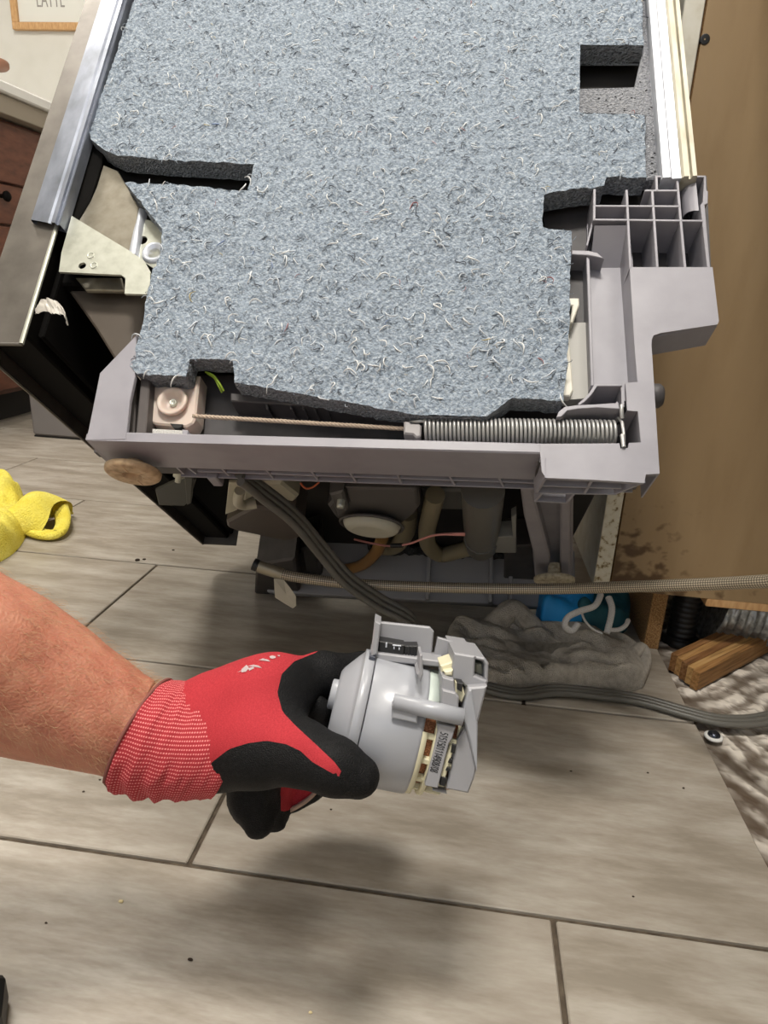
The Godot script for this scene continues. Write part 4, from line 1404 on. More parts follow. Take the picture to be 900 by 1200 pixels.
func build_underside():
	var W := 0.575
	var pan := Mb.new()
	pan.box(Transform3D(), Vector3(0.02, 0.094, -W + 0.01), Vector3(0.46, 0.102, -0.06), 0.002)
	obj("base_pan", pan, M.void_dark, dw)
	var bt := Mb.new(true)
	# bitumen mat fixed to the pan
	var m0 := bottom(430, 640, 0.08); var m1 := bottom(600, 690, 0.08)
	var g := 34
	var pts := []
	for j in g + 1:
		for i in g + 1:
			var fx := float(i) / g; var fz := float(j) / g
			var x := lerpf(m0.x, m1.x, fx); var z := lerpf(m0.z - 0.02, m0.z + 0.12, fz)
			var h := 0.08 + 0.008 * fuzz.get_noise_2d(x * 40.0, z * 40.0) + 0.004 * fuzz.get_noise_2d(x * 110.0, z * 110.0)
			pts.append(Vector3(x, h, z - 0.12))
	for j in g:
		for i in g:
			var a := j * (g + 1) + i
			bt.quad(pts[a], pts[a + 1], pts[a + g + 2], pts[a + g + 1])
	obj("bitumen_mat", bt, M.bitumen, dw, "dark crinkled bitumen mat inside the base")
	# far rim of the base, close to the floor
	var fr := Mb.new()
	fr.box(Transform3D(), Vector3(0.0, 0.008, -W), Vector3(0.475, 0.10, -W + 0.02), 0.002)
	for x in [0.25, 0.345, 0.375]:
		fr.box(Transform3D(), Vector3(x, 0.008, -W + 0.02), Vector3(x + 0.006, 0.10, -W + 0.032), 0.001)
	obj("far_rim", fr, plain(c8(146, 146, 150), 0.5), dw, "grey far rim of the base close to the floor")
	var lb := Mb.new()
	hang(lb, [300, 662, 345, 655, 352, 700, 345, 724, 312, 726, 298, 705], 0.012, 0.07, 0.003)
	obj("corner_block", lb, M.dark_plastic, dw)
	var lf := Mb.new()
	hang(lf, [330, 655, 372, 640, 380, 690, 352, 712], 0.04, 0.05, 0.003)
	hang(lf, [352, 645, 372, 642, 376, 668, 356, 671], 0.028, 0.02, 0.004)
	obj("valve_body", lf, M.black_plastic, dw)
	# left: bracket with bolt against the door
	var bk := Mb.new()
	hang(bk, [182, 575, 214, 560, 230, 562, 222, 588, 216, 593, 186, 592], 0.045, 0.004, 0.0008)
	hang(bk, [216, 560, 226, 560, 224, 590, 219, 592], 0.04, 0.01, 0.0008)
	var bko := obj("front_bracket", bk, plain(c8(54, 55, 48), 0.5, 0.1), dw, "dark green grey sheet bracket")
	var bo := Mb.new(true)
	var bp := bottom(209, 561, 0.036)
	bo.lathe(Transform3D(Basis(Vector3.UP, Vector3.RIGHT, Vector3.FORWARD), bp), [Vector2(-0.004, 0.0), Vector2(-0.004, 0.003), Vector2(0.002, 0.0034), Vector2(0.002, 0.006), Vector2(0.007, 0.006)], 12)
	obj("bolt", bo, M.zinc, bko)
	# inlet valve housing
	var vb := Mb.new()
	hang(vb, [265, 612, 298, 594, 345, 603, 356, 618, 352, 630, 335, 634, 276, 622, 266, 618], 0.02, 0.045, 0.003)
	var vbo := obj("inlet_valve", vb, plain(c8(78, 71, 67), 0.5), dw, "brownish grey inlet valve block")
	var vt := Mb.new()
	hang(vt, [268, 566, 284, 566, 278, 598, 264, 603], 0.022, 0.004, 0.0008)
	hang(vt, [286, 568, 330, 566, 350, 582, 344, 590, 300, 592, 284, 588], 0.035, 0.03, 0.003)
	obj("inlet_flange", vt, M.translucent, vbo, "milky plastic flange")
	var vr := Mb.new(true)
	vr.tube(smooth_path([bottom(281, 575, 0.018), bottom(279, 588, 0.014), bottom(286, 592, 0.016), bottom(300, 590, 0.02)], 5), 0.0055, 10)
	obj("inlet_elbow", vr, M.translucent, vbo)
	# middle: heater pump housing with a milky oval window
	var hp := Mb.new()
	hang(hp, [402, 570, 490, 572, 492, 594, 485, 604, 462, 622, 440, 630, 412, 622, 392, 606, 384, 594], 0.03, 0.05, 0.003)
	hang(hp, [404, 572, 488, 574, 489, 592, 410, 590], 0.018, 0.02, 0.002)
	hang(hp, [386, 580, 402, 576, 408, 598, 396, 606], 0.012, 0.02, 0.002)
	var hpo := obj("sump_housing", hp, plain(c8(82, 80, 79), 0.5), dw, "grey sump housing with a milky oval window")
	var ov := Mb.new(true)
	var oc := bottom(436, 612, 0.024)
	var oa := bottom(402, 608, 0.024) - oc
	var ob := bottom(436, 621, 0.024) - oc
	var rings := []
	for r in 6:
		var f := r / 5.0
		var ring := []
		for k in 28:
			var a := TAU * k / 28
			ring.append(oc + (oa * cos(a) + ob * sin(a)) * (1.0 - 0.35 * f * f) + Vector3.DOWN * 0.012 * sin(f * PI / 2))
		rings.append(ring)
	ov.skin(rings)
	obj("milky_window", ov, plain(c8(190, 188, 172), 0.35), hpo)
	var os := Mb.new(true)
	var rp := []
	for k in 29:
		var a := TAU * k / 28
		rp.append(oc + oa * 1.08 * cos(a) + ob * 1.15 * sin(a) + Vector3.DOWN * 0.003)
	os.tube(rp, 0.002, 6)
	obj("clamp_ring", os, plain(c8(80, 78, 77), 0.5), hpo)
	var sw := Mb.new(true)
	var sp := bottom(399, 593, 0.006)
	sw.lathe(Transform3D(Basis(Vector3.UP, Vector3.RIGHT, Vector3.FORWARD), sp), [Vector2(-0.002, 0.0), Vector2(-0.002, 0.0035), Vector2(0.001, 0.004), Vector2(0.006, 0.004)], 12)
	obj("screw", sw, M.zinc, hpo)
	# beige U hose, orange hose, big upright pipe
	var uh := Mb.new(true)
	uh.tube(smooth_path([bottom(510, 580, 0.04), bottom(505, 600, 0.04), bottom(500, 624, 0.04), bottom(503, 640, 0.04), bottom(516, 650, 0.04), bottom(536, 646, 0.04), bottom(556, 640, 0.04)], 6), 0.0105, 14)
	obj("drain_hose", uh, M.beige_hose, dw, "beige rubber U shaped hose")
	var oh := Mb.new(true)
	oh.tube(smooth_path([bottom(372, 670, 0.05), bottom(400, 668, 0.05), bottom(424, 662, 0.05), bottom(440, 648, 0.05), bottom(448, 630, 0.055)], 6), 0.0085, 14)
	obj("sump_hose", oh, M.orange_hose, dw, "amber rubber hose")
	var sh := Mb.new(true)
	sh.tube(smooth_path([bottom(440, 640, 0.06), bottom(462, 640, 0.06), bottom(476, 622, 0.06), bottom(478, 600, 0.06)], 6), 0.012, 14)
	obj("side_hose", sh, M.beige_hose, dw)
	var bp2 := Mb.new()
	hang(bp2, [494, 575, 545, 575, 545, 598, 500, 597], 0.05, 0.04, 0.003)
	obj("pipe_manifold", bp2, plain(c8(96, 96, 94), 0.5), dw)
	var up := Mb.new(true)
	var ua := bottom(566, 572, 0.02)
	var ub := bottom(564, 640, 0.035)
	up.tube([ua, ua.lerp(ub, 0.5), ua.lerp(ub, 0.85), ub], 0.0205, 20, 0.0, 1.0, [1.0, 1.0, 0.96, 0.93])
	up.tube([ua.lerp(ub, 0.80), ua.lerp(ub, 0.84)], 0.0212, 20)
	var upo := obj("upright_pipe", up, M.grey_pipe, dw, "thick grey translucent pipe")
	var cn := Mb.new()
	hang(cn, [582, 630, 604, 629, 605, 648, 580, 648], 0.022, 0.02, 0.001)
	hang(cn, [599, 606, 605, 603, 605, 631, 601, 631], 0.02, 0.01, 0.001)
	var cno := obj("plug", cn, plain(c8(132, 132, 128), 0.5), dw, "small white grey wire plug")
	# pink wires
	var pw := Mb.new(true)
	for k in 2:
		pw.tube(smooth_path([bottom(415, 632, 0.02), bottom(438, 637, 0.015), bottom(458, 640, 0.012), bottom(480, 637, 0.012), bottom(510, 627, 0.012 + 0.002 * k), bottom(545, 627 - 2 * k, 0.014)], 6), 0.0013, 6)
	obj("wires", pw, M.pink_wire, dw, "two thin pink wires")
	var tp := Mb.new(true)
	tp.tube([bottom(458, 639.5, 0.012), bottom(472, 639, 0.012)], 0.0028, 8)
	obj("tape", tp, M.black_plastic, dw)
	var rw := Mb.new(true)
	rw.tube(smooth_path([bottom(352, 566, 0.02), bottom(358, 572, 0.016), bottom(366, 571, 0.016), bottom(374, 565, 0.02)], 5), 0.001, 6)
	obj("orange_wire", rw, plain(c8(190, 100, 60), 0.5), dw)
	# rear leg
	var lg := Mb.new()
	hang(lg, [626, 576, 672, 576, 671, 674, 630, 676], 0.03, 0.05, 0.002)
	hang(lg, [610, 575, 624, 575, 645, 655, 641, 674, 627, 677, 624, 645, 614, 605], 0.012, 0.05, 0.002)
	hang(lg, [657, 580, 668, 580, 668, 674, 656, 676], 0.014, 0.04, 0.002)
	obj("rear_leg", lg, M.plastic_low, dw, "grey ribbed rear leg")
	foot(bottom(649.5, 683, -0.008), M.foot_pale, 0.0245, 0.012)
	var sd := Mb.new()
	hang(sd, [592, 640, 625, 640, 628, 684, 590, 684], 0.05, 0.04, 0.002)
	obj("side_box", sd, M.dark_plastic, dw)

# ---------------------------------------------------------------- pump in the hand
func build_pump():
	var t := thing("motor_pump", "grey dishwasher circulation pump with its motor held by the red gloved hand", "pump", PF)
	var k := 0.000527
	var b := Mb.new(true)
	b.lathe(Transform3D(), [Vector2(-31 * k, 0.0), Vector2(-31 * k, 44 * k), Vector2(-28 * k, 50 * k), Vector2(-12 * k, 69 * k), Vector2(-8 * k, 73 * k), Vector2(-8 * k, 75 * k)], 56)
	obj("cone_cover", b, M.pump, t)
	var f := Mb.new(true)
	for q in [[Vector2(-8 * k, 71 * k), Vector2(-8 * k, 75.5 * k), Vector2(-7 * k, 76.5 * k), Vector2(3 * k, 76.5 * k), Vector2(4 * k, 75.5 * k), Vector2(4 * k, 72 * k)]]:
		f.lathe(Transform3D(), q, 56)
	obj("flange_ring", f, M.pump, t)
	var h := Mb.new(true)
	h.lathe(Transform3D(), [Vector2(5 * k, 70 * k), Vector2(5 * k, 74 * k), Vector2(6 * k, 75 * k), Vector2(66 * k, 73 * k), Vector2(69 * k, 72 * k), Vector2(70 * k, 70 * k), Vector2(70 * k, 0)], 56)
	obj("housing", h, M.pump, t, "glossy grey rounded pump housing")
	var sp := Mb.new(true)
	var sy := on_frame(PF, 399, 812).y
	sp.lathe(Transform3D(Basis(), Vector3(0, sy, 0.006)), [Vector2(-36 * k, 12 * k), Vector2(-38 * k, 15 * k), Vector2(-37 * k, 17 * k), Vector2(-20 * k, 18 * k)], 28)
	sp.lathe(Transform3D(Basis(), Vector3(0, sy, 0.006)), [Vector2(-33 * k, 0), Vector2(-33 * k, 12 * k)], 28)
	obj("spigot", sp, M.pump, t)
	# motor
	var core := Mb.new(true)
	core.lathe(Transform3D(), [Vector2(70 * k, 60 * k), Vector2(118 * k, 58 * k), Vector2(118 * k, 0)], 40)
	obj("winding", core, M.copper, t, "copper motor winding seen through slots")
	var up := Mb.new(true)
	up.lathe(Transform3D(), [Vector2(69 * k, 70 * k), Vector2(71 * k, 71 * k), Vector2(82 * k, 70 * k), Vector2(82.5 * k, 60 * k)], 30, -0.9, 0.95)
	obj("upper_band", up, M.mint, t)
	var lw := Mb.new(true)
	lw.lathe(Transform3D(), [Vector2(68 * k, 71 * k), Vector2(70 * k, 71.5 * k), Vector2(75 * k, 71 * k), Vector2(75.5 * k, 60 * k)], 30, 1.3, 3.3)
	obj("lower_band", lw, M.cream, t)
	var rg := Mb.new(true)
	rg.lathe(Transform3D(), [Vector2(83 * k, 60 * k), Vector2(83 * k, 69 * k), Vector2(84 * k, 70 * k), Vector2(88 * k, 70 * k), Vector2(89 * k, 60 * k)], 48)
	rg.lathe(Transform3D(), [Vector2(108 * k, 50 * k), Vector2(108 * k, 58.5 * k), Vector2(112 * k, 58.5 * k), Vector2(113 * k, 50 * k)], 48)
	obj("ring", rg, M.cream, t)
	for i in 15:
		var a := TAU * i / 15.0 + 0.1
		var s := Mb.new()
		s.box(Transform3D(Basis(Vector3.RIGHT, a), Vector3.ZERO), Vector3(74 * k, 57 * k, -0.0017), Vector3(108 * k, 66 * k, 0.0017), 0.0005)
		obj("spoke", s, M.cream, t)
	# support rod and gusset
	var ra := on_frame(PF, 461, 823, 0.040)
	var rb := on_frame(PF, 542, 845, 0.040)
	var rd := Mb.new(true)
	rd.lathe(Transform3D(Basis(), Vector3(0, (ra.y + rb.y) / 2 + 0.001, 0.0385)), [Vector2(ra.x, 0.0), Vector2(ra.x, 0.0043), Vector2((ra.x + rb.x) * 0.42, 0.0045), Vector2((ra.x + rb.x) * 0.42 + 0.0004, 0.0049), Vector2(rb.x, 0.0049), Vector2(rb.x, 0)], 20)
	obj("screw_post", rd, M.pump, t)
	var gs := Mb.new()
	gs.extrude(Transform3D(), P([459, 826, 490, 833, 489, 848, 459, 842], 0.040, PF), 0.026, 0.040, 0.0008)
	obj("gusset", gs, M.pump, t)
	# brackets
	var lp := Mb.new()
	lp.extrude(Transform3D(), P([512, 848, 534, 852, 530, 866, 526, 872, 519, 900, 513, 924, 498, 921, 505, 892, 513, 858], 0.0385, PF), 0.031, 0.0385, 0.0006)
	obj("label_plate", lp, M.pump_bracket, t)
	var ep := Mb.new()
	ep.extrude(Transform3D(), P([549, 806, 571, 804, 562, 840, 559, 850, 559, 898, 556, 912, 549, 930, 523, 925, 532, 874, 546, 851, 541, 838], 0.033, PF), -0.03, 0.033, 0.001)
	obj("end_plate", ep, M.pump_bracket, t)
	var rb2 := Mb.new()
	rb2.extrude(Transform3D(), P([541, 838, 549, 808, 553, 809, 560, 850, 559, 905, 551, 870, 546, 852], 0.036, PF), 0.03, 0.036, 0.0008)
	obj("end_rib", rb2, M.pump, t)
	var ec := Mb.new()
	ec.extrude(Transform3D(), P([532, 765, 557, 769, 556, 792, 571, 798, 571, 806, 549, 809, 541, 800, 529, 796], 0.026, PF), -0.03, 0.026, 0.001)
	ec.extrude(Transform3D(), P([557, 769, 568, 771, 572.5, 777, 572, 800, 568, 799, 568, 779, 566, 775, 557, 773], 0.024, PF), -0.02, 0.024, 0.0008)
	obj("end_cap", ec, M.pump_bracket, t)
	var ci := Mb.new()
	ci.extrude(Transform3D(), P([557, 777, 567, 778, 566, 793, 557, 791], 0.012, PF), -0.01, 0.012, 0.0008)
	ci.extrude(Transform3D(), P([516, 780, 531, 775, 531, 784, 517, 789], 0.022, PF), 0.0, 0.022, 0.0008)
	ci.extrude(Transform3D(), P([520, 787, 531, 785, 530, 792, 522, 792], 0.028, PF), 0.0, 0.028, 0.0008)
	ci.extrude(Transform3D(), P([534, 800, 541, 800, 545, 814, 541, 824, 533, 816], 0.032, PF), 0.0, 0.032, 0.0006)
	ci.extrude(Transform3D(), P([527, 872, 533, 873, 521, 915, 515, 911], 0.035, PF), 0.0, 0.035, 0.0006)
	obj("cream_insert", ci, M.cream, t)
	for q in [[530, 872, 535, 873, 533, 883, 528, 882], [527, 889, 531, 890, 530, 895, 525, 894], [524, 899, 528, 900, 527, 904, 522, 903], [517, 910, 524, 912, 521, 922, 515, 920], [536, 800, 543, 801, 541, 811, 536, 808]]:
		var bl := Mb.new()
		bl.extrude(Transform3D(), P(q, 0.0358, PF), 0.02, 0.0358, 0.0003)
		obj("terminal", bl, M.black_plastic, t)
	var lt := Mb.new()
	lt.extrude(Transform3D(), P([507, 924, 523, 927, 524, 931, 507, 927], 0.03, PF), 0.0, 0.03, 0.0006)
	obj("foot_tab", lt, M.pump_bracket, t)
	var mp := Mb.new()
	mp.extrude(Transform3D(), P([518, 793, 532, 797, 534, 812, 518, 808], 0.034, PF), 0.01, 0.034, 0.0008)
	mp.extrude(Transform3D(), P([518, 808, 534, 812, 538, 817, 537, 832, 517, 828], 0.0375, PF), 0.02, 0.0375, 0.0008)
	obj("side_plate", mp, M.pump_bracket, t)
	# connector shroud
	var sh := Mb.new()
	sh.extrude(Transform3D(), P([439, 727, 446, 729, 504, 735, 508.5, 740, 506, 767, 470, 770, 436, 766], -0.012, PF), -0.016, -0.012, 0.0008)
	sh.extrude(Transform3D(), P([439, 727, 446.5, 731, 442, 767, 434, 771], 0.012, PF), -0.016, 0.012, 0.0008)
	sh.extrude(Transform3D(), P([434, 764, 520, 775, 518, 782, 434, 774], 0.008, PF), -0.016, 0.008, 0.0008)
	sh.extrude(Transform3D(), P([513, 747, 535, 753, 537.5, 757, 535.5, 771, 508.5, 768], -0.010, PF), -0.014, -0.010, 0.0006)
	sh.extrude(Transform3D(), P([492, 768, 495, 767, 496, 790, 493, 799, 488, 790, 491, 786], 0.034, PF), 0.01, 0.034, 0.0006)
	obj("connector_shroud", sh, M.pump_bracket, t, "open grey shroud round the black plug socket")
	var cn := Mb.new()
	cn.extrude(Transform3D(), P([444, 751, 474, 756, 473, 772, 443, 766], 0.004, PF), -0.012, 0.004, 0.0006)
	cn.extrude(Transform3D(), P([474, 757, 490, 757, 488, 774, 473, 772], 0.002, PF), -0.012, 0.002, 0.0006)
	for i in 4:
		cn.extrude(Transform3D(), P([475 + 3.6 * i, 758, 477 + 3.6 * i, 758, 476 + 3.6 * i, 772, 474 + 3.6 * i, 772], 0.0034, PF), 0.0, 0.0034)
	var co := obj("socket", cn, M.black_plastic, t, "black plug socket with metal pins")
	var pn := Mb.new()
	for q in [[452, 753, 454, 753, 453.5, 759, 451.5, 759], [460, 755.5, 470, 756.5, 470, 758, 460, 757], [461, 758, 462.5, 758, 462.5, 761, 461, 761], [467, 759, 468.5, 759, 468.5, 762, 467, 762]]:
		pn.extrude(Transform3D(), P(q, 0.0048, PF), 0.0, 0.0048, 0.0002)
	obj("pins", pn, M.aluminium, co)
	var gr := Mb.new()
	gr.extrude(Transform3D(), P([433, 768, 440, 770, 439, 776, 432, 773], 0.014, PF), 0.0, 0.014, 0.0005)
	obj("clip", gr, plain(c8(60, 64, 76), 0.5), t)
	# printed number
	var ta := on_frame(PF, 521, 859, 0.039)
	var tb := on_frame(PF, 508, 905, 0.039)
	var tm := lettering("5151501114908/08", 0.0048, 0.0003)
	var to := obj("print", tm, M.ink, t)
	var mid := (ta + tb) / 2
	to.position = Vector3(mid.x, mid.y, 0.0386)
	var dirn := (tb - ta)
	to.rotation.z = dirn.angle()
	var box := tm.get_aabb()
	to.scale = Vector3(dirn.length() / maxf(box.size.x, 0.001), 1.0, 1.0)

# ---------------------------------------------------------------- skins from bones
func nets(bones: Array, lo: Vector3, hi: Vector3, cell: float) -> Array:
	var nx := int((hi.x - lo.x) / cell) + 2
	var ny := int((hi.y - lo.y) / cell) + 2
	var nz := int((hi.z - lo.z) / cell) + 2
	var D := PackedFloat32Array()
	D.resize(nx * ny * nz)
	D.fill(0.05)
	for b in bones:
		var a: Vector3 = b[0]
		var e: Vector3 = b[1]
		var ra: float = b[2]
		var rb: float = b[3]
		var kk: float = b[4]
		var ab := e - a
		var ll := maxf(ab.length_squared(), 1e-9)
		var pad := maxf(ra, rb) + kk * 2.0 + 0.008
		var p0 := Vector3(minf(a.x, e.x), minf(a.y, e.y), minf(a.z, e.z)) - Vector3.ONE * pad
		var p1 := Vector3(maxf(a.x, e.x), maxf(a.y, e.y), maxf(a.z, e.z)) + Vector3.ONE * pad
		var i0 := maxi(0, int((p0.x - lo.x) / cell)); var i1 := mini(nx - 1, int((p1.x - lo.x) / cell) + 1)
		var j0 := maxi(0, int((p0.y - lo.y) / cell)); var j1 := mini(ny - 1, int((p1.y - lo.y) / cell) + 1)
		var k0 := maxi(0, int((p0.z - lo.z) / cell)); var k1 := mini(nz - 1, int((p1.z - lo.z) / cell) + 1)
		for k in range(k0, k1 + 1):
			for j in range(j0, j1 + 1):
				var idx := (k * ny + j) * nx
				for i in range(i0, i1 + 1):
					var p := lo + Vector3(i, j, k) * cell
					var t := clampf((p - a).dot(ab) / ll, 0.0, 1.0)
					var d := p.distance_to(a + ab * t) - lerpf(ra, rb, t)
					var o := D[idx + i]
					var hh := maxf(kk - absf(o - d), 0.0) / kk
					D[idx + i] = minf(o, d) - hh * hh * kk * 0.25
	var verts := PackedVector3Array()
	var tris := PackedInt32Array()
	var id := PackedInt32Array()
	id.resize(nx * ny * nz)
	id.fill(-1)
	for k in nz - 1:
		for j in ny - 1:
			for i in nx - 1:
				var base := (k * ny + j) * nx + i
				var s := 0
				for c in 8:
					if D[base + (c & 1) + ((c >> 1) & 1) * nx + (c >> 2) * nx * ny] < 0.0: s += 1
				if s == 0 or s == 8: continue
				var sum := Vector3.ZERO
				var cnt := 0
				for e in 12:
					var ax := e / 4
					var r := e % 4
					var c0 := 0
					if ax == 0: c0 = ((r & 1) << 1) | ((r >> 1) << 2)
					elif ax == 1: c0 = (r & 1) | ((r >> 1) << 2)
					else: c0 = (r & 1) | ((r >> 1) << 1)
					var c1 := c0 | (1 << ax)
					var d0 := D[base + (c0 & 1) + ((c0 >> 1) & 1) * nx + (c0 >> 2) * nx * ny]
					var d1 := D[base + (c1 & 1) + ((c1 >> 1) & 1) * nx + (c1 >> 2) * nx * ny]
					if (d0 < 0.0) != (d1 < 0.0):
						var f := d0 / (d0 - d1)
						sum += Vector3(c0 & 1, (c0 >> 1) & 1, c0 >> 2).lerp(Vector3(c1 & 1, (c1 >> 1) & 1, c1 >> 2), f)
						cnt += 1
				id[base] = verts.size()
				verts.append(lo + (Vector3(i, j, k) + sum / cnt) * cell)
	var sx := 1
	var sy := nx
	var sz := nx * ny
	for k in range(1, nz - 1):
		for j in range(1, ny - 1):
			for i in range(1, nx - 1):
				var base := k * sz + j * sy + i
				var d0 := D[base]
				for ax in 3:
					var stp: int = [sx, sy, sz][ax]
					var d1 := D[base + stp]
					if (d0 < 0.0) == (d1 < 0.0): continue
					var u: int = [sy, sz, sx][ax]
					var v: int = [sz, sx, sy][ax]
					var q0 := id[base - u - v]; var q1 := id[base - v]; var q2 := id[base]; var q3 := id[base - u]
					if q0 < 0 or q1 < 0 or q2 < 0 or q3 < 0: continue
					if d0 < 0.0:
						tris.append_array([q0, q1, q2, q0, q2, q3])
					else:
						tris.append_array([q0, q2, q1, q0, q3, q2])
	return [verts, tris]

func split_mesh(net: Array, g: PackedFloat32Array) -> Array:       # two builders: g < 0 and g >= 0
	var neg := Mb.new(true)
	var pos := Mb.new(true)
	var v: PackedVector3Array = net[0]
	var t: PackedInt32Array = net[1]
	for i in range(0, t.size(), 3):
		var id := [t[i], t[i + 1], t[i + 2]]
		var s := 0
		for q in id:
			if g[q] < 0.0: s += 1
		if s == 3: neg.tri(v[id[0]], v[id[1]], v[id[2]])
		elif s == 0: pos.tri(v[id[0]], v[id[1]], v[id[2]])
		else:
			for target in [neg, pos]:
				var poly := []
				for e in 3:
					var a: int = id[e]
					var b: int = id[(e + 1) % 3]
					var ina: bool = (g[a] < 0.0) == (target == neg)
					var inb: bool = (g[b] < 0.0) == (target == neg)
					if ina: poly.append(v[a])
					if ina != inb: poly.append(v[a].lerp(v[b], g[a] / (g[a] - g[b])))
				for m in range(1, poly.size() - 1):
					target.tri(poly[0], poly[m], poly[m + 1])
	return [neg, pos]

func poly_dist(p: Vector2, poly: PackedVector2Array) -> float:       # negative inside
	var best := 1e9
	for i in poly.size():
		var c := Geometry2D.get_closest_point_to_segment(p, poly[i], poly[(i + 1) % poly.size()])
		best = minf(best, p.distance_to(c))
	return -best if Geometry2D.is_point_in_polygon(p, poly) else best

func bounds(bones: Array) -> Array:
	var lo := Vector3.ONE * 9
	var hi := -Vector3.ONE * 9
	for b in bones:
		for e in 2:
			var r: float = b[2 + e] + 0.014
			lo = lo.min(b[e] - Vector3.ONE * r)
			hi = hi.max(b[e] + Vector3.ONE * r)
	return [lo, hi]

var HF: Transform3D      # frame of the hand: x along the picture's right, z toward the viewer
func hp(px, py, d) -> Vector3:
	return HF.affine_inverse() * spot(px, py, d)

func build_person():
	HF = Transform3D(Basis(cam_right, cam_up, -cam_fwd), spot(300, 850, 0.42))
	var person := thing("person", "person's bare reddish forearm with a red and black work glove gripping the grey pump", "person", HF)
	# forearm: one continuous skin
	var arm := Mb.new(true)
	var st := [[-320, 650, 0.34, 0.060, 0.056], [-150, 728, 0.36, 0.054, 0.050], [-60, 762, 0.375, 0.0495, 0.048], [0, 785, 0.39, 0.0462, 0.045], [50, 806, 0.40, 0.0415, 0.041], [100, 829, 0.408, 0.0355, 0.036], [140, 847, 0.414, 0.0312, 0.032], [170, 857, 0.417, 0.0290, 0.030], [215, 856, 0.42, 0.028, 0.029], [262, 850, 0.42, 0.030, 0.026]]
	var cs := []
	for s in st: cs.append(hp(s[0], s[1], s[2]))
	var rings := []
	var per := 8
	var path := smooth_path(cs, per)
	var surf := []
	for i in path.size():
		var f := float(i) / per
		var a := mini(int(f), st.size() - 1)
		var b := mini(a + 1, st.size() - 1)
		var ry := lerpf(st[a][3], st[b][3], f - a)
		var rz := lerpf(st[a][4], st[b][4], f - a)
		var t: Vector3 = (path[mini(i + 1, path.size() - 1)] - path[maxi(i - 1, 0)]).normalized()
		var side := Vector3.BACK
		side = (side - t * side.dot(t)).normalized()
		var up := side.cross(t)
		var ring := []
		for k in 48:
			var an := TAU * k / 48
			var n1 := 1.0 + 0.02 * fuzz.get_noise_3d(i * 0.12, cos(an) * 1.3, sin(an) * 1.3)
			# tendon and wrist bone relief
			n1 += 0.02 * exp(-pow((an - 1.2) / 0.25, 2.0)) * smoothstep(4.0, 6.0, f)
			ring.append(path[i] + (side * cos(an) * rz + up * sin(an) * ry) * n1)
		rings.append(ring)
	arm.skin(rings)
	var body := obj("forearm", arm, M.skin, person, "bare freckled forearm")
	# fine hairs
	var hr := Mb.new(true)
	for n in 1300:
		var i := rng.randi_range(12, 54)
		var an := rng.randf_range(-0.6, 2.5)
		var ring = rings[i]
		var q := fposmod(an / TAU * 48.0, 48.0)
		var p: Vector3 = ring[int(q)].lerp(ring[(int(q) + 1) % 48], q - int(q)).lerp(rings[i + 1][int(q)], rng.randf())
		var nrm: Vector3 = (p - path[i]).normalized()
		var al: Vector3 = (path[i + 1] - path[i]).normalized()
		var dirn := (al * rng.randf_range(0.5, 1.3) + nrm * rng.randf_range(0.25, 0.8) + nrm.cross(al) * rng.randf_range(-0.6, 0.6)).normalized()
		var ln := rng.randf_range(0.005, 0.012)
		var bend := nrm.cross(dirn) * rng.randf_range(-0.3, 0.3)
		hr.tube([p - nrm * 0.0006, p + dirn * ln * 0.4, p + (dirn + bend - nrm * 0.12) * ln * 0.75, p + (dirn + bend * 1.6 - nrm * 0.3) * ln], 0.000062, 3, 0.0, 1.0, [1.0, 1.0, 0.8, 0.3])
	var ho := obj("arm_hair", hr, M.hair, body)
	ho.set_meta("kind", "stuff")
	# glove
	var bones := []
	var add := func(a, b, ra, rb, k): bones.append([hp(a[0], a[1], a[2]), hp(b[0], b[1], b[2]), ra, rb, k])
	add.call([225, 858, .42], [275, 848, .42], .0305, .033, .012)
	add.call([270, 844, .42], [322, 811, .42], .0295, .0225, .014)
	add.call([270, 852, .435], [325, 822, .45], .029, .0215, .014)
	add.call([265, 855, .445], [322, 832, .48], .028, .021, .014)
	add.call([260, 860, .45], [312, 850, .50], .027, .019, .014)
	# thumb, closing on the housing from the front
	add.call([232, 882, .410], [300, 876, .392], .0225, .0215, .014)
	add.call([300, 874, .392], [352, 882, .380], .0205, .0172, .010)
	add.call([352, 882, .380], [392, 898, .373], .0165, .0152, .008)
	add.call([392, 898, .373], [420, 910, .372], .0150, .0118, .006)
	# web between thumb and index
	add.call([305, 815, .41], [318, 862, .40], .020, .0195, .016)
	# index, over the top of the cone
	add.call([330, 806, .425], [378, 789, .445], .0172, .0135, .010)
	add.call([378, 789, .445], [425, 786, .468], .0132, .0120, .006)
	add.call([425, 786, .468], [458, 802, .478], .0118, .0095, .006)
	# middle, ring and little finger behind the spigot
	add.call([328, 808, .452], [382, 800, .492], .0175, .0135, .008)
	add.call([382, 800, .492], [432, 812, .508], .0132, .0122, .006)
	add.call([432, 812, .508], [468, 830, .500], .012, .0095, .006)
	add.call([324, 828, .482], [372, 828, .520], .0165, .0128, .008)
	add.call([372, 828, .520], [420, 842, .522], .0125, .0115, .006)
	add.call([420, 842, .522], [450, 858, .508], .0112, .009, .006)
	add.call([316, 848, .502], [352, 862, .530], .0145, .0115, .008)
	add.call([352, 862, .530], [388, 878, .525], .0112, .0102, .006)
	add.call([388, 878, .525], [410, 888, .512], .010, .0085, .006)
	var bb := bounds(bones)
	var net := nets(bones, bb[0], bb[1], 0.0026)
	var border := PackedVector2Array()
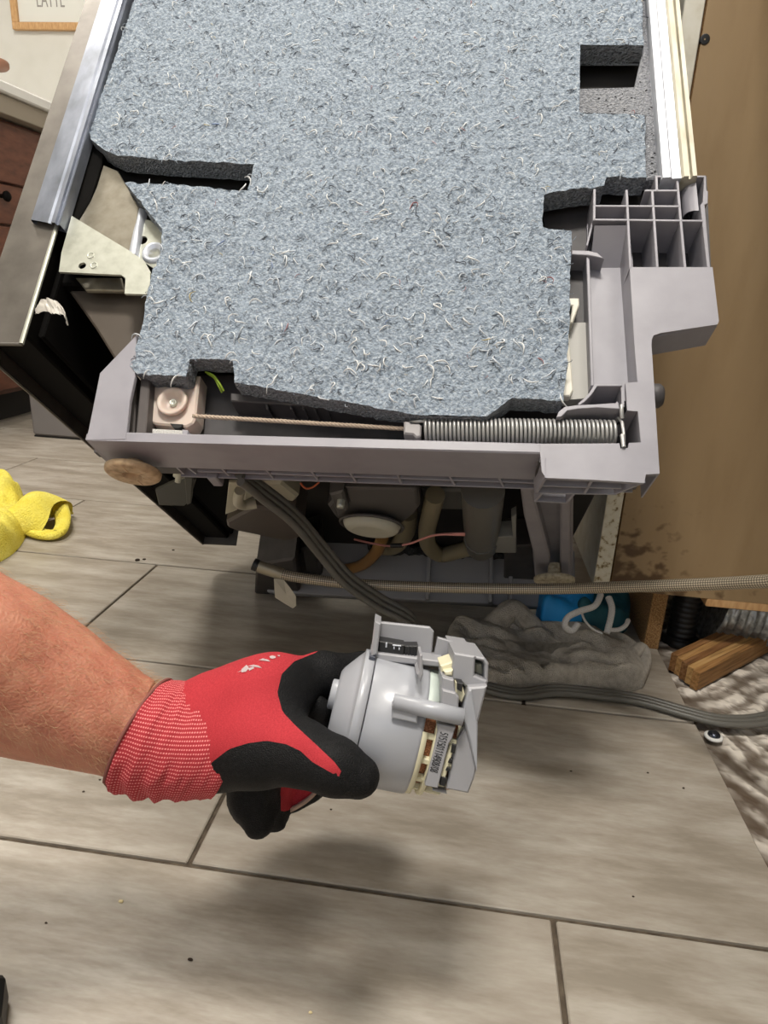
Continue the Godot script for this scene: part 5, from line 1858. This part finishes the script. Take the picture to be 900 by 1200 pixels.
	var bp := [380, 752, 372, 764, 345, 775, 330, 790, 325, 812, 331, 834, 346, 850, 372, 874, 392, 893, 403, 908, 396, 910, 380, 901, 366, 893, 352, 880, 335, 872, 312, 868, 290, 871, 268, 878, 250, 892, 232, 908, 205, 936, 205, 1000, 100, 1000, 100, 700, 380, 700]
	for i in range(0, bp.size(), 2):
		border.append(on_frame(HF, bp[i], bp[i + 1], 0.01))
	var g := PackedFloat32Array()
	var eye := HF.affine_inverse() * EYE
	for v in net[0]:
		# the print of the dipped rubber, laid out along the glove
		var f: float = (0.01 - eye.z) / (v.z - eye.z)
		var q := Vector2(lerpf(eye.x, v.x, f), lerpf(eye.y, v.y, f))
		g.append(poly_dist(q, border))
	var parts := split_mesh(net, g)
	var glove := obj("glove", parts[0], M.knit_back, person, "red knitted back of the work glove")
	obj("rubber_palm", parts[1], M.rubber, glove, "black dipped rubber palm and fingertips")
	# cuff with slack folds
	var cf := Mb.new(true)
	var cst := [[164, 859, .415, .0345, .036, 0.42], [182, 863, .416, .0362, .0374, 0.40], [202, 865, .417, .0362, .0376, 0.36], [220, 864, .417, .0356, .0384, 0.32], [240, 861, .418, .0366, .0405, 0.30], [262, 856, .418, .0372, .0420, 0.30]]
	var cc := []
	for s in cst: cc.append(hp(s[0], s[1], s[2]))
	var cp := smooth_path(cc, 10)
	var cr := []
	for i in cp.size():
		var f := float(i) / 10.0
		var a := mini(int(f), cst.size() - 1)
		var b := mini(a + 1, cst.size() - 1)
		var u := f - a
		var ry: float = lerpf(cst[a][3], cst[b][3], u)
		var rz: float = lerpf(cst[a][4], cst[b][4], u)
		var tilt: float = lerpf(cst[a][5], cst[b][5], u)
		var t := Vector3(cos(-0.02 + tilt), sin(-0.02 + tilt) * -1.0, 0.0).normalized()
		t = Vector3(cos(tilt), -sin(tilt), 0.05).normalized()
		var side := (Vector3.BACK - t * t.z).normalized()
		var up := side.cross(t)
		var ring := []
		for k in 60:
			var an := TAU * k / 60
			var low := clampf(0.5 - 0.9 * sin(an), 0.0, 1.0)
			var fold := 0.0010 * sin(f * 6.4 + 1.6 * sin(an + 0.6) + 2.0 * fuzz.get_noise_2d(an, 3.0)) * (0.3 + low) * smoothstep(4.2, 2.2, f)
			fold += 0.0016 * fuzz.get_noise_3d(f * 2.2, cos(an) * 1.6, sin(an) * 1.6)
			ring.append(cp[i] + side * cos(an) * (rz + fold) + up * sin(an) * (ry + fold) + t * 0.016 * maxf(cos(an), 0.0) * clampf(f / 5.0, 0.0, 1.0))
		cr.append(ring)
	# turn the hem inward so that it has thickness
	var hem := []
	for k in 60:
		hem.append(cr[0][k].lerp(cp[0], 0.07) + Vector3(0.002, 0, 0))
	var hem2 := []
	for k in 60:
		hem2.append(cr[3][k].lerp(cp[3], 0.09))
	cr.push_front(hem)
	cr.push_front(hem2)
	cf.skin(cr, true, false, false, 160.0, 24.0)
	obj("cuff", cf, M.knit, glove, "stretched red knit cuff dotted with pale stitches")
	var hm := Mb.new(true)
	var hpth := []
	for k in 61: hpth.append(cr[2][k % 60] * 0.995 + hem[k % 60] * 0.005)
	hm.tube(hpth, 0.0011, 6)
	obj("hem", hm, plain(c8(120, 70, 62), 0.9), glove)
	# white printed marks on the back of the hand
	var mk := Mb.new()
	var V: PackedVector3Array = net[0]
	var marks := [[278, 788, 288, 783, 296, 782, 284, 786], [283, 784, 289, 779, 292, 783, 288, 787, 283, 788], [291, 783, 297, 781, 298, 783, 292, 786], [290, 780.5, 297, 778.8, 303, 780, 307, 783, 302, 781.4, 296, 780.6], [303, 773.5, 308, 771.5, 314, 773, 317, 775.2, 311, 774, 306, 773.6], [315.8, 769, 319, 768, 323, 769, 323, 771, 319, 772, 316.4, 771], [325, 767.6, 328, 767.6, 328, 769, 326, 769]]
	for q in marks:
		var pts := []
		for i in range(0, q.size(), 2):
			pts.append(on_skin(bones, q[i], q[i + 1]))
		for m in range(1, pts.size() - 1):
			mk.tri(pts[0], pts[m], pts[m + 1]); mk.tri(pts[0], pts[m + 1], pts[m])
	obj("printed_marks", mk, plain(c8(226, 214, 214), 0.7), glove)

func field(bones: Array, p: Vector3) -> float:
	var o := 0.05
	for b in bones:
		var ab: Vector3 = b[1] - b[0]
		var t := clampf((p - b[0]).dot(ab) / maxf(ab.length_squared(), 1e-9), 0.0, 1.0)
		var d: float = p.distance_to(b[0] + ab * t) - lerpf(b[2], b[3], t)
		var h: float = maxf(b[4] - absf(o - d), 0.0) / b[4]
		o = minf(o, d) - h * h * b[4] * 0.25
	return o

func on_skin(bones: Array, px: float, py: float) -> Vector3:
	var e := HF.affine_inverse() * EYE
	var d := (hp(px, py, 0.45) - e).normalized()
	var t := 0.30
	for i in 60:
		var v := field(bones, e + d * t)
		if v < 0.0006 or t > 0.52: break
		t += maxf(v * 0.7, 0.0004)
	if t > 0.5: t = 0.43
	return e + d * t

func build_spare_glove():
	var t := thing("spare_glove", "second red and black glove crumpled under the hand that holds the pump", "glove", HF)
	var bones := []
	var add := func(a, b, ra, rb, k): bones.append([hp(a[0], a[1], a[2]), hp(b[0], b[1], b[2]), ra, rb, k])
	add.call([302, 885, .455], [298, 935, .455], .0185, .0170, .008)
	add.call([298, 935, .455], [303, 965, .450], .0150, .0100, .006)
	add.call([284, 905, .462], [288, 950, .462], .0105, .0092, .006)
	add.call([314, 920, .462], [323, 960, .462], .0105, .0085, .006)
	add.call([318, 885, .47], [322, 935, .475], .017, .014, .010)
	add.call([330, 885, .48], [350, 915, .485], .018, .015, .010)
	add.call([352, 885, .482], [362, 915, .486], .014, .013, .010)
	add.call([345, 910, .486], [342, 936, .486], .011, .009, .008)
	# folded finger sticking up between palm and pump
	add.call([352, 862, .432], [360, 832, .430], .007, .0062, .004)
	add.call([360, 832, .430], [369, 822, .430], .0055, .0052, .004)
	add.call([369, 822, .430], [377, 830, .432], .0052, .0055, .004)
	add.call([377, 830, .432], [374, 866, .436], .0055, .007, .004)
	add.call([387, 824, .446], [384, 866, .446], .0052, .007, .004)
	var bb := bounds(bones)
	var net := nets(bones, bb[0], bb[1], 0.0028)
	var g := PackedFloat32Array()
	var red := PackedVector2Array()
	var rp := [338, 880, 378, 872, 382, 905, 370, 935, 345, 955, 330, 946, 333, 915]
	for i in range(0, rp.size(), 2): red.append(on_frame(HF, rp[i], rp[i + 1], -0.04))
	var V: PackedVector3Array = net[0]
	for i in V.size():
		var v := V[i]
		# creases of the empty fingers
		var w := 0.0022 * fuzz.get_noise_3d(v.x * 60.0, v.y * 34.0, v.z * 60.0)
		V[i] = v + Vector3(w, w * 0.4, w)
		g.append(poly_dist(Vector2(v.x, v.y), red))
	net[0] = V
	var parts := split_mesh(net, g)
	obj("rubber_fingers", parts[1], M.rubber, t, "black rubber coated empty fingers")
	obj("knit_back", parts[0], M.knit_back, t, "dark red knit")
	var hm := Mb.new(true)
	var row0 := [hp(333, 950, .470), hp(347, 945, .466), hp(362, 935, .466), hp(374, 922, .468), hp(380, 912, .472)]
	var path := smooth_path(row0, 6)
	hm.sweep(path, [Vector2(-0.0012, -0.0028), Vector2(0.0012, -0.0028), Vector2(0.0014, 0.0028), Vector2(-0.0012, 0.0030)], Vector3.BACK)
	obj("hem", hm, plain(c8(168, 140, 124), 0.9), t, "beige overlocked hem")
	var kn := Mb.new(true)
	var rings := []
	for i in path.size():
		var f := float(i) / (path.size() - 1)
		var top: Vector3 = hp(338 + 42 * f, 905 - 32 * f, .476)
		var row := []
		for k in 9:
			var u := k / 8.0
			row.append(path[i].lerp(top, u) + Vector3(0, 0, 0.003 * sin(u * PI) + 0.0008 * sin(f * 14.0)))
		rings.append(row)
	kn.skin(rings, false)
	obj("cuff", kn, M.knit_back, t)

# ---------------------------------------------------------------- cloths
# a soft heap: outline on the floor (room x, z), height, folds
func heap(outline: Array, height: float, folds: float, fseed: int, slope := 0.03, dirn := Vector2(1, 0.25), freq := 60.0) -> Mb:
	var poly := PackedVector2Array()
	for p in outline: poly.append(Vector2(p.x, p.z))
	var fine := PackedVector2Array()
	var k := poly.size()
	for i in k:
		for s in 14:
			fine.append(poly[i].cubic_interpolate(poly[(i + 1) % k], poly[(i + k - 1) % k], poly[(i + 2) % k], s / 14.0))
	var lo := Vector2(9, 9)
	var hi := Vector2(-9, -9)
	for p in fine:
		lo = lo.min(p); hi = hi.max(p)
	var mid := (lo + hi) * 0.5
	var half := (hi - lo) * 0.5
	var reach := maxf(half.x - half.y, 0.0)
	var n := FastNoiseLite.new(); n.seed = fseed; n.frequency = 1.0; n.fractal_octaves = 2
	var mb := Mb.new(true)
	var rings := []
	var turns := 34
	for r in turns + 1:
		var f := 1.0 - pow(float(r) / turns, 1.3)
		var ring := []
		for q in fine:
			var c := Vector2(clampf(q.x, mid.x - reach, mid.x + reach), mid.y)
			var p: Vector2 = c.lerp(q, f)
			var w := n.get_noise_2d(p.x * 9.0, p.y * 9.0)
			var along := p.dot(dirn.normalized())
			var across := p.cross(dirn.normalized())
			var fo := absf(sin((across * freq + w * 7.0 + along * 8.0) * 0.5))
			var f2 := n.get_noise_2d(along * 9.0 + 20.0, across * 20.0)
			var d := (1.0 - f) * q.distance_to(c)
			var e := clampf(d / slope, 0.0, 1.0)
			var h := height * (sqrt(1.0 - pow(1.0 - e, 2.2))) * (0.62 + 0.38 * n.get_noise_2d(p.x * 7.0 + 3.0, p.y * 7.0) + folds * (0.5 * fo + 0.55 * f2))
			h += 0.0008 * n.get_noise_2d(p.x * 160.0, p.y * 160.0) * e
			var swell := 0.004 * sin(PI * clampf(e * 1.2, 0.0, 1.0)) * (1.0 if r > 0 else 0.0)
			var out := (q - c).normalized() * swell
			ring.append(Vector3(p.x + out.x, maxf(h, 0.0) + 0.0008, p.y + out.y))
		rings.append(ring)
	mb.skin(rings, true, true, true)
	return mb

func build_cloths():
	# grey towel in front of the far rim
	var ol := [on_floor(524, 752), on_floor(530, 792), on_floor(556, 806), on_floor(640, 806), on_floor(700, 812), on_floor(748, 808), on_floor(752, 786), on_floor(742, 768), on_floor(700, 752), on_floor(650, 746), on_floor(600, 742), on_floor(560, 742)]
	var tw := thing("towel", "crumpled grey terry towel on the floor below the braided hose", "towel")
	obj("cloth", heap(ol, 0.034, 0.6, 5, 0.02, Vector2(1, 0.15), 190.0), M.towel, tw)
	# a rolled corner standing up at the back
	var rl := Mb.new(true)
	var a := on_floor(575, 752); var b := on_floor(622, 752)
	rl.tube(smooth_path([a + Vector3(-0.01, 0.012, 0), a + Vector3(0.012, 0.038, -0.004), a.lerp(b, 0.45) + Vector3(0, 0.048, -0.006), a.lerp(b, 0.75) + Vector3(0, 0.036, -0.004), b + Vector3(0.01, 0.014, 0)], 6), 0.016, 14)
	obj("rolled_corner", rl, M.towel, tw)
	var er := Mb.new(true)
	er.tube(smooth_path([on_floor(735, 786) + Vector3(0, 0.018, 0), on_floor(748, 776) + Vector3(0, 0.022, 0), on_floor(754, 784) + Vector3(0, 0.012, 0), on_floor(745, 806) + Vector3(0, 0.008, 0)], 6), 0.009, 10)
	obj("folded_edge", er, M.towel, tw)
	# yellow cloth
	var yo := [on_floor(-70, 640), on_floor(-60, 682), on_floor(-20, 668), on_floor(12, 652), on_floor(28, 634), on_floor(34, 614), on_floor(24, 596), on_floor(0, 590), on_floor(-50, 596)]
	var yc := thing("cleaning_cloth", "yellow microfibre cloth crumpled on the floor at the far left", "cloth")
	obj("heap", heap(yo, 0.10, 0.25, 9, 0.045, Vector2(0.3, 1.0), 34.0), M.yellow, yc)
	# its tail: a sheet folded into an open sleeve
	var sl := Mb.new(true)
	var c0 := on_floor(22, 622)
	var c1 := on_floor(70, 618)
	var rings := []
	for i in 13:
		var f := i / 12.0
		var c := c0.lerp(c1, f)
		var ring := []
		for k in 25:
			var u := k / 24.0
			var an := lerpf(-0.5, PI * 1.22, u)
			var rx := 0.062 * (0.75 + 0.35 * f)
			var ryy := 0.052 * (0.62 + 0.55 * sin(PI * clampf(f * 0.75 + 0.2, 0, 1)))
			var p := c + Vector3(0.0, 0.006 + maxf(ryy * (sin(an) + 0.12), 0.0), 0.0) + Vector3(0.12, 0, 1.0).normalized() * rx * cos(an)
			p += Vector3(0.004 * sin(u * 17.0 + f * 3.0), 0.003 * sin(u * 11.0 + 2.0 * f), 0.0)
			if u > 0.86: p.y += 0.008 * (u - 0.86) / 0.14
			ring.append(p)
		rings.append(ring)
	sl.skin(rings, false)
	obj("tail", sl, M.yellow, yc)
	var lp := Mb.new(true)
	lp.sweep(smooth_path([on_floor(36, 628) + Vector3(0, 0.012, 0), on_floor(52, 632) + Vector3(0, 0.01, 0), on_floor(68, 632) + Vector3(0, 0.012, 0), on_floor(75, 622) + Vector3(0, 0.02, 0), on_floor(72, 610) + Vector3(0, 0.03, 0)], 6), [Vector2(-0.012, -0.006), Vector2(0.012, -0.006), Vector2(0.016, 0.0), Vector2(0.01, 0.007), Vector2(-0.01, 0.007), Vector2(-0.016, 0.0)], Vector3.UP)
	obj("folded_edge", lp, M.yellow, yc)
	# blue pouch with pale piping
	var bl := thing("fabric_pouch", "bright blue and teal fabric pouch with white piping lying behind the towel", "pouch")
	var bo := [on_floor(628, 746), on_floor(640, 752), on_floor(672, 752), on_floor(688, 744), on_floor(690, 722), on_floor(660, 716), on_floor(630, 720)]
	obj("front", heap(bo, 0.095, 0.12, 15, 0.018), M.blue, bl, "bright blue front")
	var to := [on_floor(670, 748), on_floor(700, 750), on_floor(728, 744), on_floor(736, 732), on_floor(728, 718), on_floor(690, 714), on_floor(672, 726)]
	obj("back", heap(to, 0.075, 0.15, 16, 0.02, Vector2(0.4, 1), 40.0), M.teal, bl, "dark teal side")
	var pi_ := Mb.new(true)
	var pth := smooth_path([spot(704, 697, 0.92), spot(697, 710, 0.90), spot(680, 716, 0.89), spot(666, 723, 0.885), spot(662, 733, 0.885), spot(670, 739, 0.885), spot(677, 731, 0.89)], 7)
	pi_.tube(pth, 0.0042, 8)
	pi_.tube(smooth_path([spot(713, 700, 0.93), spot(717, 712, 0.92), spot(715, 727, 0.915), spot(711, 742, 0.91)], 6), 0.0045, 8)
	pi_.tube(smooth_path([spot(711, 738, 0.912), spot(724, 738, 0.915), spot(733, 733, 0.92), spot(736, 727, 0.93)], 6), 0.0032, 8)
	pi_.tube(smooth_path([spot(681, 716, 0.90), spot(686, 728, 0.90), spot(696, 738, 0.90), spot(706, 742, 0.90)], 6), 0.0016, 8)
	obj("piping", pi_, M.piping, bl, "greyish white piping")

# ---------------------------------------------------------------- hoses and cords
func build_hoses():
	var t := thing("braided_hose", "steel braided water hose stretched across behind the towel, paper tag at its left end", "hose")
	var h := Mb.new(true)
	var path := smooth_path([spot(318, 670, 0.80), spot(345, 676, 0.80), spot(400, 683, 0.80), spot(470, 687, 0.80), spot(560, 689.5, 0.79), spot(650, 690, 0.77), spot(740, 687.5, 0.72), spot(830, 684.5, 0.66), spot(900, 681, 0.61), spot(980, 676, 0.56), Vector3(0.52, 0.24, -0.36), Vector3(0.70, 0.28, -0.36), Vector3(0.859, 0.29, -0.38)], 12)
	h.tube(path, 0.0062, 16, 50.0, 2.0)
	obj("hose", h, M.braid, t)
	var fe := Mb.new(true)
	fe.tube([spot(297, 661, 0.80), spot(302, 663, 0.80)], 0.0075, 14)
	fe.tube([spot(301, 663, 0.80), spot(305, 664.5, 0.80)], 0.0055, 14)
	obj("washer_nut", fe, M.black_plastic, t, "black end nut")
	var fi := Mb.new(true)
	fi.tube([spot(303, 664, 0.80), spot(322, 670, 0.80), spot(330, 673, 0.80)], 0.0072, 14)
	obj("ferrule", fi, plain(c8(160, 152, 132), 0.4, 0.5), t, "pale crimped ferrule")
	var tg := Mb.new()
	var tp := [spot(321, 678, 0.795), spot(332, 679, 0.795), spot(340, 689, 0.785), spot(347, 699, 0.78), spot(347, 710, 0.775), spot(343, 713, 0.775), spot(333, 707, 0.78), spot(322, 700, 0.785)]
	var off := -cam_fwd * 0.0008
	var cen := Vector3.ZERO
	for p in tp: cen += p / tp.size()
	for i in tp.size():
		var q: Vector3 = tp[i]; var r: Vector3 = tp[(i + 1) % tp.size()]
		tg.tri(cen, r, q); tg.tri(cen - off, q - off, r - off); tg.quad(q, r, r - off, q - off)
	obj("tag", tg, plain(c8(196, 188, 170), 0.7), t, "curled white paper tag")
	# flat triple cord
	var c := thing("flat_cord", "flat grey triple cord trailing from the dishwasher underside over the floor to the right", "cord")
	var pts := smooth_path([spot(280, 556, 0.60), spot(305, 575, 0.64), spot(345, 607, 0.69), spot(378, 646, 0.74), spot(408, 680, 0.77), spot(445, 706, 0.79), spot(485, 730, 0.80), on_floor(512, 776) + Vector3(0, 0.02, 0.03), on_floor(545, 800) + Vector3(0, 0.007, 0), on_floor(575, 812) + Vector3(0, 0.006, 0), on_floor(610, 818) + Vector3(0, 0.006, 0), on_floor(650, 814) + Vector3(0, 0.006, 0), on_floor(700, 818) + Vector3(0, 0.006, 0), on_floor(750, 825) + Vector3(0, 0.006, 0), on_floor(800, 839) + Vector3(0, 0.006, 0), on_floor(840, 848) + Vector3(0, 0.005, 0), on_floor(880, 850) + Vector3(0, 0.006, 0), on_floor(915, 846) + Vector3(0, 0.01, 0), on_floor(960, 832) + Vector3(0, 0.006, 0), Vector3(0.62, 0.004, -0.74), Vector3(0.858, 0.006, -0.70)], 8)
	for lane in [-1.0, 0.0, 1.0]:
		var line := []
		for i in pts.size():
			var tt: Vector3 = (pts[mini(i + 1, pts.size() - 1)] - pts[maxi(i - 1, 0)]).normalized()
			var f := clampf((float(i) / 8.0 - 5.0) / 2.5, 0.0, 1.0)
			var nrm: Vector3 = (-cam_fwd + cam_right * 0.55 + cam_up * 0.55).lerp(Vector3.UP, f)
			nrm = (nrm - tt * nrm.dot(tt)).normalized()
			line.append(pts[i] + nrm.cross(tt) * 0.0072 * lane)
		var m := Mb.new(true)
		m.tube(line, 0.0040, 10)
		obj("strand", m, M.cord, c)

func build_small_things():
	# anchor bolt at the edge of the tiles
	var at := on_floor(836, 864, -0.004)
	var b := thing("anchor_bolt", "small round steel bolt head with white washer at the edge of the tiles", "bolt", Transform3D(Basis(), at))
	var w := Mb.new(true)
	var X := Basis(Vector3.UP, Vector3.RIGHT, Vector3.FORWARD)
	w.lathe(Transform3D(X, Vector3.ZERO), [Vector2(0.0, 0.0), Vector2(0.0, 0.0105), Vector2(0.002, 0.0105), Vector2(0.003, 0.0085), Vector2(0.003, 0.006)], 24)
	obj("washer", w, M.white, b)
	var hd := Mb.new(true)
	hd.lathe(Transform3D(X, Vector3.ZERO), [Vector2(0.002, 0.0072), Vector2(0.005, 0.0068), Vector2(0.007, 0.0045), Vector2(0.0076, 0.0)], 20)
	obj("head", hd, plain(c8(70, 74, 84), 0.25, 0.8), b)
	# shoe tip at the lower left corner
	var toe := on_floor(-1, 1180)
	var s := thing("shoe", "grey fabric shoe with black rubber trim at the bottom left corner", "shoe", Transform3D(Basis(Vector3.UP, -0.5), toe))
	var up := Mb.new(true)
	var rings := []
	for i in 15:
		var f := i / 14.0
		var ring := []
		var wd := 0.048 * sqrt(clampf(1.0 - pow(1.0 - f, 2.6), 0.0, 1.0)) + 0.001
		var hh := 0.035 + 0.035 * f
		for k in 21:
			var a := PI * k / 20.0
			ring.append(Vector3(wd * cos(a), 0.022 + hh * sin(a) * sqrt(clampf(f * 1.6 + 0.02, 0, 1)), f * 0.19))
		rings.append(ring)
	up.skin(rings, false)
	obj("upper", up, mottled(noise_tex([c8(96, 98, 98), c8(130, 132, 132), c8(160, 162, 162)], 0.2, 2, 90, 256), Vector3.ONE * 40.0, 0.9), s)
	var so := Mb.new()
	var ol := PackedVector2Array()
	for i in 15:
		var f := i / 14.0
		ol.append(Vector2(0.054 * sqrt(clampf(1.0 - pow(1.0 - f, 2.6), 0.0, 1.0)) + 0.002, -(f * 0.19 - 0.006)))
	for i in 15:
		ol.append(Vector2(-ol[14 - i].x, ol[14 - i].y))
	so.extrude(Transform3D(Basis(Vector3.RIGHT, Vector3.FORWARD, Vector3.UP), Vector3.ZERO), ol, 0.001, 0.026, 0.004, true)
	obj("sole", so, M.black_plastic, s)
	var st := Mb.new(true)
	st.tube(smooth_path([Vector3(0.03, 0.03, 0.016), Vector3(0.024, 0.045, 0.05), Vector3(0.012, 0.07, 0.1), Vector3(0.0, 0.085, 0.14)], 6), 0.006, 8)
	obj("trim", st, M.black_plastic, s)
	# crumbs on the tiles
	var spots := [[161, 657, 6, 0, "larger of two dark crumbs beside the long joint left of the dishwasher door"], [169, 656, 4, 0, "smaller of two dark crumbs beside the long joint left of the dishwasher door"], [669, 904, 3, 0, "dark crumb on the tile right of the pump, leftmost of the row of three"], [759, 906, 3, 0, "dark crumb on the tile right of the pump, middle of the row of three"], [801, 924, 3, 0, "dark crumb on the tile right of the pump, nearest the mortar strip"], [742, 1051, 3, 0, "dark crumb just above the nearest long joint at the right"], [388, 949, 3, 0, "dark crumb on the tile just below the gloved thumb"], [98, 928, 3, 0, "dark crumb on the tile just below the red cuff"], [54, 1082, 3, 0, "dark speck on the near tile at the left edge"], [223, 1125, 5, 0, "round dark crumb in the shadow on the near tile"], [142, 1057, 5, 1, "pale crumb on the near tile below the bare forearm"], [203, 645, 3, 0, "dark speck close to the dishwasher door's lowest corner"], [364, 1187, 4, 1, "pale crumb on the near tile at the bottom edge"], [117, 914, 3, 0, "dark speck on the tile right under the cuff hem"]]
	for q in spots:
		var p := on_floor(q[0], q[1])
		var r: float = q[2] * 0.5 * (p - EYE).length() / FOCAL
		var mb := Mb.new()
		var ring := PackedVector2Array()
		for k in 7:
			ring.append(Vector2(cos(TAU * k / 7.0), sin(TAU * k / 7.0) * 0.7) * r * rng.randf_range(0.7, 1.15))
		mb.extrude(Transform3D(Basis(Vector3.RIGHT, Vector3.FORWARD, Vector3.UP), Vector3(p.x, 0, p.z)), ring, 0.0002, r * 0.7, r * 0.25)
		if q[3] == 1:
			tag(obj("crumb", mb, plain(c8(222, 206, 160), 0.8)), q[4], "crumb", "pale crumbs on the floor")
		else:
			tag(obj("crumb", mb, plain(c8(58, 46, 36), 0.9)), q[4], "crumb", "dark crumbs on the floor")
